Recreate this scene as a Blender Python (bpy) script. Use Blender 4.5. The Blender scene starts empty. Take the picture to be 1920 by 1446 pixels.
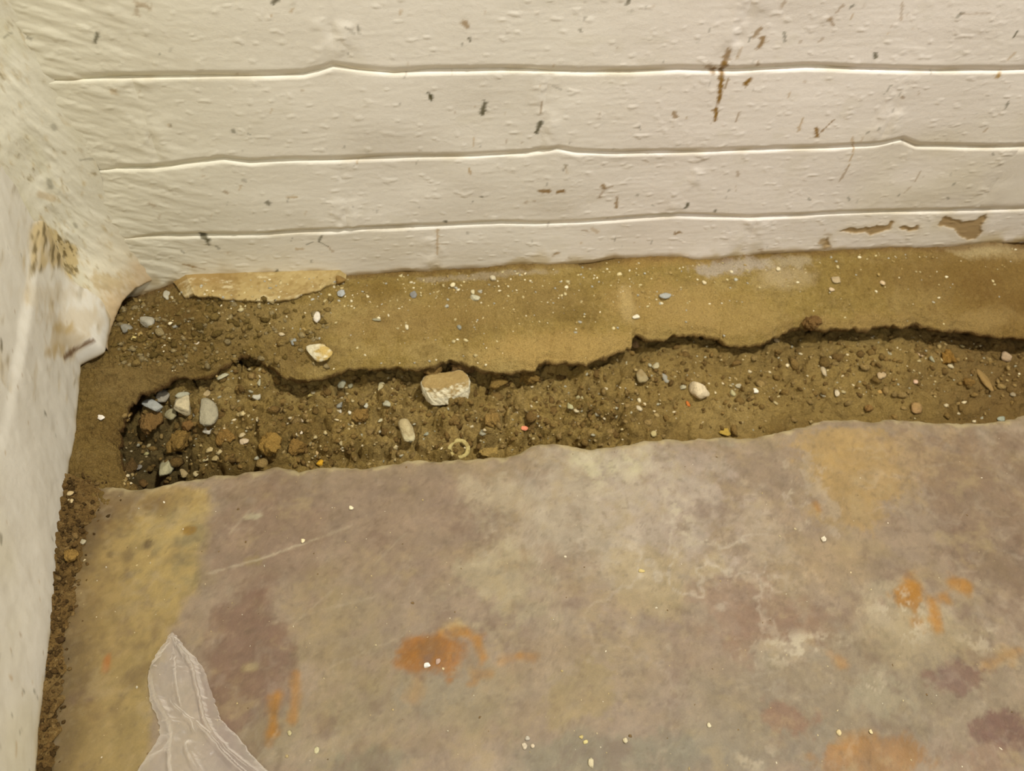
import bpy, math, random
import numpy as np
from mathutils import Matrix, Vector
from mathutils.bvhtree import BVHTree

random.seed(7); rng = np.random.default_rng(11)
scene = bpy.context.scene
COL = scene.collection

# ------------------------------------------------------------------ camera (calibrated from vanishing points)
DIST = 0.55                                   # camera to back wall, metres
CX, CY = 960.0, 723.0
_vx = np.array([12040.0, -683.0]); _vv = np.array([-136.0, 1160.0])
F = math.sqrt(-(_vx @ _vv))
_X = np.array([_vx[0], -_vx[1], -F]); _X /= np.linalg.norm(_X)
_Z = -np.array([_vv[0], -_vv[1], -F]); _Z /= np.linalg.norm(_Z)
_Y = np.cross(_Z, _X)
R3 = np.array([_X, _Y, _Z])                   # camera vector -> world vector
CAMH = 1.0274 * DIST
CAM = np.array([0.0, -DIST, CAMH])
cam_data = bpy.data.cameras.new('camera'); cam = bpy.data.objects.new('camera', cam_data); COL.objects.link(cam)
cam_data.sensor_fit = 'HORIZONTAL'; cam_data.sensor_width = 36.0; cam_data.lens = F / 1920.0 * 36.0
cam_data.clip_start = 0.01; cam_data.clip_end = 50
cam.matrix_world = Matrix(np.block([[R3, CAM[:, None]], [np.zeros((1, 3)), np.ones((1, 1))]]).tolist())
scene.camera = cam
cam_data.dof.use_dof = True; cam_data.dof.focus_distance = 0.60; cam_data.dof.aperture_fstop = 9.0

# ------------------------------------------------------------------ world, lamps, exposure
world = bpy.data.worlds.new('world'); scene.world = world; world.use_nodes = True
bg = world.node_tree.nodes['Background']; bg.inputs[0].default_value = (1.0, 0.95, 0.86, 1); bg.inputs[1].default_value = 0.24
def area(name, loc, aim, size, power, color):
    d = bpy.data.lights.new(name, 'AREA'); d.shape = 'DISK'; d.size = size; d.energy = power; d.color = color
    o = bpy.data.objects.new(name, d); COL.objects.link(o); o.location = loc
    o.rotation_euler = (Vector(aim) - Vector(loc)).to_track_quat('-Z', 'Y').to_euler()
area('ceiling_lamp', (0.62, -0.42, 1.95), (0.15, -0.1, 0), 0.13, 36.0, (1.0, 0.972, 0.925))
area('fill_light', (-0.1, -1.9, 1.9), (0.1, 0, 0.1), 0.4, 23.0, (1.0, 0.972, 0.925))  # added frontal fill to brighten the wall, not a lamp of the room
scene.view_settings.view_transform = 'Standard'; scene.view_settings.look = 'None'
scene.view_settings.exposure = 0.0; scene.view_settings.gamma = 1.0; scene.view_settings.use_curve_mapping = False
scene.cycles.max_bounces = 8; scene.cycles.transparent_max_bounces = 12

# ------------------------------------------------------------------ pixel -> surface helpers (photo measured in 1920x1446)
def ray(px, py): return R3 @ np.array([px - CX, -(py - CY), -F])
def on_wall(px, py, y=0.0):
    r = ray(px, py); t = (y + DIST) / r[1]; p = CAM + r * t; return p[0], p[2]
def on_floor(px, py, z=0.0):
    r = ray(px, py); t = (z - CAMH) / r[2]; p = CAM + r * t; return p[0], p[1]
def wpts(l, y=0.0): return np.array([on_wall(a, b, y) for a, b in l])
def fpts(l, z=0.0): return np.array([on_floor(a, b, z) for a, b in l])

# ------------------------------------------------------------------ noise
def _h(ix, iy, s):
    with np.errstate(over='ignore'):
        n = (ix.astype(np.int64) * 374761393 + iy.astype(np.int64) * 668265263 + s * 1442695041) & 0xffffffff
        n = ((n ^ (n >> 13)) * 1274126177) & 0xffffffff
        n = ((n ^ (n >> 16)) * 2246822519) & 0xffffffff
        n = n ^ (n >> 15)
    return (n & 0xffffff) / float(0xffffff)
def vnoise(x, y, s=0):
    x0 = np.floor(x); y0 = np.floor(y); fx = x - x0; fy = y - y0
    fx = fx * fx * fx * (fx * (fx * 6 - 15) + 10); fy = fy * fy * fy * (fy * (fy * 6 - 15) + 10)
    ix = x0.astype(np.int64); iy = y0.astype(np.int64)
    a = _h(ix, iy, s); b = _h(ix + 1, iy, s); c = _h(ix, iy + 1, s); d = _h(ix + 1, iy + 1, s)
    return (a + (b - a) * fx) * (1 - fy) + (c + (d - c) * fx) * fy
def fbm(x, y, s=0, o=4, g=0.5):                # about -1..1
    t = 0.0; a = 1.0; n = 0.0
    for i in range(o):
        t = t + a * (vnoise(x * 2 ** i + 17.3 * i, y * 2 ** i - 9.1 * i, s + i) * 2 - 1); n += a; a *= g
    return t / n * 1.5
def voro(x, y, s=0):                           # F1, F2, cell random
    x0 = np.floor(x).astype(np.int64); y0 = np.floor(y).astype(np.int64)
    f1 = np.full(x.shape, 9.0); f2 = np.full(x.shape, 9.0); cr = np.zeros(x.shape)
    for i in (-1, 0, 1):
        for j in (-1, 0, 1):
            cx = x0 + i; cy = y0 + j
            d = np.hypot(cx + 0.15 + 0.7 * _h(cx, cy, s) - x, cy + 0.15 + 0.7 * _h(cx, cy, s + 5) - y)
            m = d < f1
            f2 = np.where(m, f1, np.minimum(f2, d)); cr = np.where(m, _h(cx, cy, s + 9), cr); f1 = np.where(m, d, f1)
    return f1, f2, cr
def sst(a, b, x):
    t = np.clip((x - a) / (b - a), 0, 1); return t * t * (3 - 2 * t)
def lin(c): c = np.asarray(c, float) / 255.0; return np.where(c <= 0.04045, c / 12.92, ((c + 0.055) / 1.055) ** 2.4)
def mixc(c, col, w): return c + (lin(col) - c) * np.clip(w, 0, 1)[..., None]
def seg_d(x, y, a, b):
    ax, ay = a; bx, by = b; dx, dy = bx - ax, by - ay
    t = np.clip(((x - ax) * dx + (y - ay) * dy) / (dx * dx + dy * dy + 1e-12), 0, 1)
    return np.hypot(x - ax - t * dx, y - ay - t * dy), t
def in_poly(x, y, poly):                       # signed distance, negative inside
    d = np.full(x.shape, 9.0); ins = np.zeros(x.shape, bool); n = len(poly)
    for i in range(n):
        a = poly[i]; b = poly[(i + 1) % n]
        d = np.minimum(d, seg_d(x, y, a, b)[0])
        c = ((a[1] > y) != (b[1] > y)); xx = (b[0] - a[0]) * (y - a[1]) / ((b[1] - a[1]) if abs(b[1] - a[1]) > 1e-12 else 1e-12) + a[0]
        ins ^= c & (x < xx)
    return np.where(ins, -d, d)

# ------------------------------------------------------------------ materials
def attr_mat(name, grain=900, amt=0.12, rough=0.85, bump=((600, 0.0006), ), spec=0.25, gain=1.0):
    m = bpy.data.materials.new(name); m.use_nodes = True; nt = m.node_tree; N = nt.nodes; L = nt.links
    b = N['Principled BSDF']; b.inputs['Roughness'].default_value = rough; b.inputs['Specular IOR Level'].default_value = spec
    at = N.new('ShaderNodeAttribute'); at.attribute_name = 'tone'
    tc = N.new('ShaderNodeTexCoord')
    ns = N.new('ShaderNodeTexNoise'); ns.inputs['Scale'].default_value = grain; ns.inputs['Detail'].default_value = 3
    L.new(tc.outputs['Object'], ns.inputs['Vector'])
    mr = N.new('ShaderNodeMapRange'); mr.inputs['From Min'].default_value = 0.25; mr.inputs['From Max'].default_value = 0.75
    mr.inputs['To Min'].default_value = (1 - amt) * gain; mr.inputs['To Max'].default_value = (1 + amt) * gain
    L.new(ns.outputs['Fac'], mr.inputs['Value'])
    vm = N.new('ShaderNodeVectorMath'); vm.operation = 'SCALE'
    L.new(at.outputs['Color'], vm.inputs[0]); L.new(mr.outputs['Result'], vm.inputs['Scale']); L.new(vm.outputs['Vector'], b.inputs['Base Color'])
    prev = None
    for sc, dist in bump:
        n2 = N.new('ShaderNodeTexNoise'); n2.inputs['Scale'].default_value = sc; n2.inputs['Detail'].default_value = 4
        L.new(tc.outputs['Object'], n2.inputs['Vector'])
        bp = N.new('ShaderNodeBump'); bp.inputs['Distance'].default_value = dist; bp.inputs['Strength'].default_value = 1.0
        L.new(n2.outputs['Fac'], bp.inputs['Height'])
        if prev: L.new(prev.outputs['Normal'], bp.inputs['Normal'])
        prev = bp
    if prev: L.new(prev.outputs['Normal'], b.inputs['Normal'])
    return m
M_PAINT = attr_mat('white_masonry_paint', 500, 0.015, 0.62, ((200, 0.0002), (900, 0.00008)), 0.3)
M_SOIL = attr_mat('dry_brown_soil', 1100, 0.30, 0.95, ((500, 0.0018), (1500, 0.0010)), 0.1, 0.84)
M_SLAB = attr_mat('worn_flagstone', 1100, 0.07, 0.55, ((90, 0.0005), (800, 0.00015)), 0.35, 0.60)
M_STONE = attr_mat('pale_broken_stone', 900, 0.14, 0.8, ((450, 0.0009), (1400, 0.0005)), 0.3)
def flat_mat(name, rgb, rough=0.9):
    m = bpy.data.materials.new(name); m.use_nodes = True; nt = m.node_tree; b = nt.nodes['Principled BSDF']
    b.inputs['Roughness'].default_value = rough
    ns = nt.nodes.new('ShaderNodeTexNoise'); ns.inputs['Scale'].default_value = 60
    rp = nt.nodes.new('ShaderNodeValToRGB'); c = lin(rgb)
    rp.color_ramp.elements[0].position = .3; rp.color_ramp.elements[0].color = (*(c * .85), 1)
    rp.color_ramp.elements[1].position = .7; rp.color_ramp.elements[1].color = (*c, 1)
    nt.links.new(ns.outputs['Fac'], rp.inputs['Fac']); nt.links.new(rp.outputs['Color'], b.inputs['Base Color'])
    return m

# ------------------------------------------------------------------ mesh helpers
def mesh_from(name, co, faces4=None, col=None, mat=None, faces3=None):
    me = bpy.data.meshes.new(name); co = np.ascontiguousarray(co, np.float32)
    me.vertices.add(len(co)); me.vertices.foreach_set('co', co.ravel())
    loops = []; starts = []; n = 0
    if faces4 is not None and len(faces4):
        loops.append(np.asarray(faces4).ravel()); starts.append(np.arange(len(faces4)) * 4); n = len(faces4) * 4
    if faces3 is not None and len(faces3):
        loops.append(np.asarray(faces3).ravel()); starts.append(n + np.arange(len(faces3)) * 3)
    lp = np.concatenate(loops).astype(np.int32); st = np.concatenate(starts).astype(np.int32)
    me.loops.add(len(lp)); me.loops.foreach_set('vertex_index', lp)
    me.polygons.add(len(st)); me.polygons.foreach_set('loop_start', st)
    me.polygons.foreach_set('use_smooth', np.ones(len(st), bool))
    me.update(calc_edges=True); me.validate()
    if col is not None:
        a = me.color_attributes.new('tone', 'FLOAT_COLOR', 'POINT')
        c4 = np.ones((len(co), 4), np.float32); c4[:, :3] = np.clip(np.asarray(col).reshape(-1, 3), 0.004, 0.95); a.data.foreach_set('color', c4.ravel())
    if mat: me.materials.append(mat)
    return me
def grid_faces(nu, nv, flip=False):            # verts laid out [v][u]
    i = np.arange(nu * nv).reshape(nv, nu)
    q = np.stack([i[:-1, :-1], i[:-1, 1:], i[1:, 1:], i[1:, :-1]], -1).reshape(-1, 4)
    return q[:, ::-1] if flip else q
def link(name, me, parent=None, **props):
    o = bpy.data.objects.new(name, me); COL.objects.link(o)
    if parent: o.parent = parent
    for k, v in props.items(): o[k] = v
    return o
def gmesh(name, X, Y, Z, col, mat, flip=False):
    nv, nu = X.shape
    return mesh_from(name, np.stack([X, Y, Z], -1).reshape(-1, 3), grid_faces(nu, nv, flip), col, mat)

# ================================================================== BACK WALL
XC = -0.502 * DIST                             # corner of the two walls
XR = 1.25                                      # how far the wall is built to the right
J1 = [(260,149),(345,148),(500,146),(570,144),(605,135),(625,128),(673,134),(740,139),(800,136),(940,134),(1107,138),(1180,138),(1273,133),(1380,137),(1513,131),(1640,134),(1763,136),(1840,134),(1920,134)]
J2 = [(290,318),(350,310),(420,302),(470,308),(560,304),(640,303),(760,299),(890,296),(980,291),(1020,284),(1045,280),(1080,287),(1140,290),(1273,289),(1413,284),(1560,279),(1640,275),(1690,266),(1720,278),(1800,279),(1920,277)]
J3 = [(270,446),(380,444),(500,442),(560,438),(633,434),(720,431),(840,427),(940,423),(1007,424),(1080,421),(1180,414),(1273,408),(1400,410),(1470,407),(1560,404),(1700,400),(1847,397),(1920,394)]
BOT = [(230,572),(250,562),(290,545),(330,532),(400,526),(520,517),(560,517),(600,514),(640,521),(700,519),(760,512),(800,513),(860,508),(920,507),(980,499),(1030,501),(1060,497),(1110,494),(1150,487),(1200,488),(1250,485),(1284,487),(1310,491),(1380,484),(1440,478),(1540,473),(1600,472),(1640,469),(1700,468),(1750,466),(1800,464),(1850,459),(1920,455)]
def curve(l):
    p = wpts(l); x = p[:, 0]; z = p[:, 1]
    return lambda q: np.interp(q, x, z)
c1, c2, c3, cb = curve(J1), curve(J2), curve(J3), curve(BOT)
CH = 0.0765
def off(c, d, s):
    return lambda q: 0.5 * c(q) + 0.5 * np.mean(c(np.linspace(-.2, .6, 20))) + d + 0.0015 * fbm(np.asarray(q) * 14, np.asarray(q) * 0 + s, s, 3)
def pxx(px, py): return on_wall(px, py)[0]
L = 0.2975
rows = [(c3, cb, pxx(820, 455), 3), (c2, c3, pxx(644, 370), 2), (c1, c2, pxx(1019, 220), 1), (off(c1, CH, 31), c1, pxx(622, 60), 0),
        (off(c1, 2 * CH, 32), off(c1, CH, 31), pxx(1000, 0) , 4), (off(c1, 3 * CH, 33), off(c1, 2 * CH, 32), pxx(622, 60), 5)]

# stains on the wall, measured on the photo: (x0,y0,x1,y1,width px,strength,kind)  kind 0 olive-dark, 1 brown-ochre, 2 yellow
ST = [(520,0,512,6,5,.8,0),(183,62,178,80,4,.8,0),(262,8,275,12,7,.5,1),(256,18,256,26,5,.4,1),(870,42,876,48,7,.7,1),(879,70,881,76,3,.8,0),(866,80,868,84,3,.5,0),
(672,48,674,64,3,.6,0),(648,50,664,62,3,.3,0),(806,177,808,184,6,1,0),(908,194,904,215,6,.9,0),(1015,190,1014,212,2,.6,1),(1014,228,1006,249,6,.9,0),(1088,56,1090,60,3,.6,0),
(1180,0,1176,5,4,.8,0),(1264,212,1266,218,7,.7,1),(888,258,888,275,2,.4,2),(880,315,881,325,4,.7,2),(1012,357,1027,358,8,.9,1),(1046,358,1056,357,8,.9,1),(984,380,988,378,5,.4,1),
(1000,377,1003,377,4,.4,1),(1130,347,1133,352,7,.8,1),(1140,352,1148,350,4,.5,1),(1130,360,1122,372,4,.5,1),(1157,370,1156,390,5,.8,1),(1061,308,1056,318,4,.5,0),(1160,366,1158,395,2,.3,1),
(1036,160,1052,168,3,.3,0),(835,416,837,418,5,.8,0),(821,432,820,478,4,.55,2),(1120,436,1112,430,8,.4,2),(1092,432,1100,432,4,.5,1),(1266,440,1272,436,7,.8,1),(1046,474,1040,476,7,.7,1),
(902,369,904,369,4,.6,0),(1195,366,1196,368,4,.5,0),(1222,385,1226,387,3,.5,0),(1197,237,1200,242,3,.4,0),(1287,386,1290,382,6,.9,0),(1340,397,1342,395,5,.8,0),
(1466,12,1470,4,5,.5,1),(1414,68,1426,54,5,.7,1),(1424,88,1433,72,7,.85,1),(1470,62,1473,78,4,.6,0),(1366,98,1358,118,10,.8,1),(1358,118,1352,148,8,.9,1),(1352,148,1349,185,7,1,1),(1350,185,1348,192,5,.8,1),(1343,205,1341,226,7,1,1),
(1330,125,1338,136,8,.6,1),(1338,132,1344,132,5,.6,1),(1365,150,1358,166,4,.7,1),(1405,150,1408,148,7,.8,1),(1398,157,1406,150,7,1,1),(1422,118,1420,126,4,.6,1),(1390,90,1382,110,4,.35,2),
(1387,210,1380,228,3,.6,1),(1505,222,1498,244,4,.6,2),(1530,240,1532,253,7,.95,1),(1540,246,1563,224,3,.8,1),(1552,38,1560,34,4,.5,1),(1558,40,1564,48,4,.6,1),(1568,25,1580,10,3,.5,1),(1596,14,1600,10,3,.6,0),
(1536,80,1544,74,4,.4,1),(1692,6,1690,38,3,.45,1),(1641,104,1643,108,5,.85,0),(1796,30,1800,26,5,.6,0),(1800,26,1856,24,2,.3,1),(1907,58,1900,70,3,.9,0),(1902,100,1890,112,4,.4,2),(1872,140,1872,143,7,.9,2),
(1658,176,1670,160,3,.5,0),(1691,181,1693,183,4,.5,1),(1722,168,1723,178,2,.4,1),(1886,200,1890,190,4,.6,0),(1872,215,1880,205,2,.4,1),(1626,248,1628,246,4,.5,0),(1646,240,1648,238,4,.5,0),
(1596,260,1602,275,5,.5,2),(1602,275,1590,310,3,.65,2),(1590,310,1574,340,3,.6,1),(1383,322,1384,330,5,.5,1),(1368,356,1366,358,5,.5,0),(1380,345,1380,360,2,.3,1),(1728,322,1716,340,3,.5,1),(1708,350,1696,362,3,.35,1),
(1686,365,1684,368,4,.6,0),(1590,370,1593,374,4,.6,0),(1516,372,1518,374,4,.5,0),(1776,370,1778,374,3,.5,0),(1787,345,1790,342,4,.5,0),(1845,246,1850,240,4,.5,1),(1860,286,1862,290,3,.6,0),(1541,452,1552,462,14,.8,1),(1546,440,1560,440,6,.4,1),
(500,378,504,382,7,.7,0),(437,246,439,248,6,.6,0),(466,251,468,253,4,.5,0),(423,359,426,361,6,.5,1),(378,440,388,450,9,.9,0),(388,450,392,460,5,.7,0),(604,440,598,452,5,.7,0),(598,452,616,462,3,.6,0),(575,458,588,452,3,.5,0),(616,462,624,472,4,.5,1),
(556,466,568,466,5,.5,2),(540,369,556,369,4,.5,2),(455,338,460,340,7,.4,0),(405,462,410,466,4,.5,0),(340,470,344,474,4,.4,0),(520,506,512,516,4,.8,0),(282,382,290,386,6,.4,1),(344,496,362,500,5,.6,1),(362,500,384,506,4,.4,1),
(52,70,56,72,4,.5,0),(316,235,318,237,5,.3,2),(214,170,217,175,6,.4,2),(380,328,384,328,4,.3,2),(1066,482,1070,484,6,.3,1),(1422,468,1430,466,4,.5,1),(1210,300,1216,305,4,.3,1),(1060,310,1062,322,4,.3,2)]
_rs = random.Random(3)
for _ in range(120):                           # faint flecks
    x = _rs.uniform(250, 1915); y = _rs.uniform(5, 500); l = _rs.uniform(0, 9)
    ST.append((x, y, x - l * .35, y + l, _rs.uniform(1.6, 3.4), _rs.uniform(.15, .5), _rs.choice((0, 0, 1, 2))))
SCOL = [(88, 82, 52), (146, 112, 52), (176, 140, 70)]
STW = [(on_wall(a, b), on_wall(c, d), w / 2 / 1950.0 * (1.0 + max(0, 300 - b) / 900), s, k) for a, b, c, d, w, s, k in ST]
def blot(l): return wpts(l)
PEEL = [blot([(1577,434),(1592,428),(1612,429),(1640,424),(1666,422),(1672,414),(1676,418),(1668,430),(1645,436),(1632,442),(1622,436),(1600,436)]),
        blot([(1688,426),(1700,424),(1710,426),(1722,422),(1722,430),(1706,433),(1692,431)]),
        blot([(1756,422),(1772,406),(1786,412),(1812,416),(1832,412),(1850,400),(1848,410),(1838,424),(1840,436),(1828,448),(1812,450),(1796,440),(1786,428),(1770,424)]),
        blot([(1545,452),(1552,446),(1556,460),(1546,463)])]
def wall_col(x, z, seed=0):
    n = fbm(x * 6, z * 8, 50, 4); n2 = fbm(x * 40, z * 60, 51, 3)
    c = np.zeros(x.shape + (3,)) + lin((232, 226, 212))
    t = sst(0.02, -0.25, x); c = mixc(c, (224, 219, 194), t * 0.9)  # left-right tints: paint tone plus uneven room light put into the colour
    c = mixc(c, (236, 227, 218), sst(0.1, 0.25, x) * 0.7)
    c = mixc(c, (214, 206, 184), sst(.3, .9, x + 0.15 * n) * 0.7)
    c = mixc(c, (214, 204, 172), sst(0.15, 0.9, n) * 0.35)
    c = mixc(c, (205, 196, 170), sst(0.5, 1.0, n2) * 0.18)
    edge = z - cb(x)                            # splashed dirt just above the ground line
    c = mixc(c, (176, 150, 96), sst(0.010, 0.0, edge + 0.004 * fbm(x * 60, z * 60, 52, 3)) * 0.75)
    c = mixc(c, (190, 172, 128), sst(0.035, 0.0, edge + 0.02 * n) * sst(.1, .6, fbm(x * 25, z * 25, 57)) * 0.7)
    zj = sst(0.0045, 0.0, np.minimum(np.minimum(abs(z - c1(x) - .001), abs(z - c2(x) - .001)), abs(z - c3(x) - .001)))
    c = mixc(c, (196, 182, 148), zj * sst(-.5, .8, n2) * 0.5)
    for a, b, w, s, k in STW:
        lo = min(a[0], b[0]) - 3 * w; hi = max(a[0], b[0]) + 3 * w
        if hi < x.min() or lo > x.max() or max(a[1], b[1]) + 3 * w < z.min() or min(a[1], b[1]) - 3 * w > z.max(): continue
        d, _t = seg_d(x, z, a, b); d = d * (1 + 0.5 * fbm(x * 400, z * 400, 60, 2))
        c = mixc(c, SCOL[k], sst(w * 1.35, w * 0.4, d) * s)
    for p in PEEL:
        if p[:, 0].max() < x.min() or p[:, 0].min() > x.max() or p[:, 1].min() > z.max(): continue
        d = in_poly(x, z, p) + 0.0012 * fbm(x * 250, z * 250, 61, 3)
        c = mixc(c, (150, 118, 72), sst(0.0012, -0.0006, d)); c = mixc(c, (196, 180, 140), sst(0.010, 0.0, d) * 0.3)
    return c
def wall_rel(x, z):                            # relief toward the room is negative y
    r = 0.0010 * fbm(x * 13, z * 18, 70, 2)
    br = fbm(x * 60 + z * 25, z * 330 - x * 20, 71, 3); r = r + 0.00006 * br
    lump = sst(0.45, 1.0, fbm(x * 90, z * 160, 72, 2)); r = r + 0.0002 * lump * sst(.0, .8, fbm(x * 7, z * 7, 73, 2))
    r = r + 0.0003 * sst(0.75, 1.0, fbm(x * 170, z * 220, 74, 2))
    lf = sst(-.10, -.24, x); r = r + lf * 0.0005 * fbm(x * 50, z * 160 + x * 60, 75, 3)
    for p in PEEL:
        r = r - 0.0009 * sst(0.0008, -0.0008, in_poly(x, z, p) + 0.0012 * fbm(x * 250, z * 250, 61, 3)) if p[:, 0].max() > x.min() and p[:, 0].min() < x.max() else r
    return r
def box_mesh(name, x0, x1, y0, y1, z0, z1, mat, col):
    co = np.array([(x, y, z) for x in (x0, x1) for y in (y0, y1) for z in (z0, z1)])
    f = [(0, 1, 3, 2), (4, 6, 7, 5), (0, 4, 5, 1), (2, 3, 7, 6), (0, 2, 6, 4), (1, 5, 7, 3)]
    me = mesh_from(name, co, np.array(f), np.tile(lin(col), (8, 1)), mat)
    me.polygons.foreach_set('use_smooth', np.zeros(len(me.polygons), bool)); return me
wall_back = link('wall_back', box_mesh('wall_back', XC - 0.05, 2.2, 0.0052, 0.12, -0.12, 2.3, M_PAINT, (214, 206, 184)), kind='structure')
TOPZ = 0.46
link('upper_masonry', box_mesh('upper_masonry', XC - 0.05, 2.2, 0.0, 0.008, TOPZ + .001, 2.3, M_PAINT, (228, 222, 206)), wall_back)
for top, bot, jx, rid in rows:
    xs = [jx + k * L * 1.0 for k in range(-6, 8)]
    xs = [x + 0.002 * math.sin(3.1 * i + rid) if abs(x - jx) > 1e-6 else x for i, x in enumerate(xs)]
    for a, b in zip(xs[:-1], xs[1:]):
        a2 = max(a, XC); b2 = min(b, XR)
        if b2 - a2 < 0.01: continue
        vis = rid < 4 and b2 < 0.8
        du = 0.0014 if vis else 0.006; dv = 0.0010 if vis else 0.004
        nu = int((b2 - a2) / du) + 2; nv = int(0.076 / dv) + 2
        u = np.linspace(0, 1, nu); v = np.concatenate([[0, 0], np.linspace(0, 1, nv)[1:-1] ** 1.0, [1, 1]])
        X = np.broadcast_to(a2 + u * (b2 - a2), (len(v), len(u))).copy()
        T = top(X[0]); B = bot(X[0]); V = v[:, None]
        Zm = B + (T - B) * V
        dt = (T - Zm); db = (Zm - B); dl = np.minimum(X - a2, b2 - X) + 0.0015 * vnoise(Zm * 120, X * 3, rid)
        Yv = -wall_rel(X, Zm)
        jn = (0.45 + 0.75 * vnoise(X * 22, Zm * 0 + rid, 80 + rid)) * (.15 + .85 * sst(XC + .055, XC + .085, X))
        Yv += 0.0048 * jn * np.clip(1 - db / 0.0068, 0, 1) ** 1.5 * (0.35 if rid == 3 else 1)      # the upper edge of a joint rolls under
        Yv += 0.0016 * (.15 + 1.1 * vnoise(X * 35, Zm * 0 + rid, 90 + rid)) * np.clip(1 - dt / 0.0020, 0, 1) ** 1.3
        Yv += 0.0005 * np.exp(-(dl / 0.004) ** 2) * sst(-.2, .6, fbm(X * 30, Zm * 60, 77, 2)) - 0.0012 * np.exp(-((dl - .007) / 0.008) ** 2) * sst(-.3, .9, fbm(X * 45, Zm * 38, 78, 4))
        Yv[0] += 0.02 if rid == 3 else .01; Yv[-1] += 0.01
        bo = link('brick', gmesh('brick', X, Yv, Zm, wall_col(X, Zm), M_PAINT), wall_back)

# ================================================================== LEFT WALL and rounded render corner
LB0 = np.array(on_floor(150, 680)); LB1 = np.array(on_floor(70, 1446)); ldir = (LB1 - LB0) / np.linalg.norm(LB1 - LB0)
LB0 = LB0 + ldir * (-(LB0[1]) / ldir[1] )      # run the line back to the wall plane
lnrm = np.array([-ldir[1], ldir[0]]);  lnrm = lnrm if lnrm[0] > 0 else -lnrm
def lcoord(p): d = np.asarray(p) - LB0; return d @ ldir
def left_px(px, py):                           # pixel -> (distance along wall, z)
    r = ray(px, py); t = ((LB0 - CAM[:2]) @ lnrm) / (r[:2] @ lnrm); p = CAM + r * t; return lcoord(p[:2]), p[2]
LBASE = np.array([left_px(*p) for p in [(200,588),(197,650),(150,680),(147,720),(144,760),(138,830),(130,880),(122,940),(118,1000),(110,1080),(97,1180),(88,1280),(78,1360),(70,1446),(60,1560)]])
LBASE[:2] = [(0.0, -0.006), (0.06, -0.004)]
def lbase(u):
    o = np.argsort(LBASE[:, 0]); return np.interp(u, LBASE[o, 0], LBASE[o, 1])
LST = [(left_px(a, b), left_px(c, d), w / 2 / 1900., s, k) for a, b, c, d, w, s, k in
       [(7,54,25,58,0,0,0),(28,236,29,238,6,.9,0),(41,268,42,271,8,.9,0),(2,640,3,655,7,.8,0),(4,1005,3,1018,6,.7,0),(20,1270,22,1272,7,.5,2),(44,1296,45,1298,5,.6,0),(64,1296,65,1298,5,.6,0),
        (30,1395,27,1420,4,.5,2),(38,1370,36,1372,4,.5,0),(80,775,83,778,6,.7,0),(40,1190,41,1191,4,.5,1),(2,1228,3,1230,4,.5,0),(96,1010,98,1012,3,.5,0)]]
for _ in range(60):
    a = left_px(_rs.uniform(0, 120), _rs.uniform(450, 1446)); LST.append((a, (a[0] + .001, a[1] + .001), .0006, .5, _rs.choice((0, 1, 2))))
def lwall_col(u, z):
    n = fbm(u * 7, z * 7, 150, 4)
    c = np.zeros(u.shape + (3,)) + lin((222, 217, 202))
    c = mixc(c, (208, 200, 166), sst(0.1, .9, n) * 0.5)
    c = mixc(c, (196, 176, 128), sst(0.010, 0.0, z - lbase(u) + 0.004 * fbm(u * 90, z * 90, 151)) * 0.7)
    for a, b, w, s, k in LST:
        d, _t = seg_d(u, z, a, b); c = mixc(c, SCOL[k], sst(max(w, 1e-5) * 1.4, w * 0.3, d) * s)
    return c
wall_left = None
us = np.concatenate([np.arange(0, 0.60, 0.0022), np.linspace(0.60, 1.9, 40)]); zs = np.concatenate([[0, 0], np.arange(0.0015, 0.30, 0.002), np.linspace(0.30, 2.3, 60)])
U, ZZ = np.meshgrid(us, zs); ZB = lbase(U); Zl = ZB + ZZ * (2.3 - ZB) / 2.3
rel = (.003 * sst(.109 + .003, .098, Zl + .0015 * fbm(U * 30, U * 0, 163)) * sst(.30, .12, U) + .018 * sst(.094, .080, U) * sst(.06, .0, Zl)) + 0.0015 * fbm(U * 12, Zl * 9, 160, 3) + 0.0004 * fbm(U * 140, Zl * 60, 161, 3) - 0.003 * np.clip(1 - ZZ / 0.004, 0, 1) ** 2
Xl = LB0[0] + ldir[0] * U + lnrm[0] * rel; Yl = LB0[1] + ldir[1] * U + lnrm[1] * rel
Xl[0] -= 0.03
cl = lwall_col(U, Zl); _c = (np.stack([Xl, Yl, Zl], -1) - CAM) @ R3; PX = CX + _c[..., 0] / -_c[..., 2] * F; PY = CY - _c[..., 1] / -_c[..., 2] * F; near = (_c[..., 2] < -.2) & (U < .2)
def damp(c, PX, PY, a, b, g=1):
    dm = in_poly(PX, PY, np.array(MOULD)) + 9 * fbm(a * 22, b * 130, 177, 3)
    c = mixc(c, (190, 164, 100), sst(8, -8, dm) * 0.75 * g); c = mixc(c, (92, 76, 36), sst(8, -8, dm) * sst(0.0, .5, fbm(a * 26, b * 190, 178, 3)) * 0.8 * g)
    for x, y, rx, ry, st in [(215,530,50,18,.6),(150,600,60,22,.35),(125,640,30,30,.5),(215,580,20,26,.5),(85,550,50,20,.25),(110,660,18,14,.5),(120,615,12,10,.5)]:
        d = np.hypot((PX - x) / rx, (PY - y) / ry) + .6 * fbm(a * 30, b * 150, 181, 3); c = mixc(c, (186, 160, 104), sst(1.3, .5, d) * st * g)
    return c
MOULD = [(58,420),(75,412),(100,430),(132,452),(150,480),(146,510),(138,532),(120,518),(104,497),(85,502),(56,522)]
cl = damp(cl, PX, PY, U * 2, Zl, near)
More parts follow.
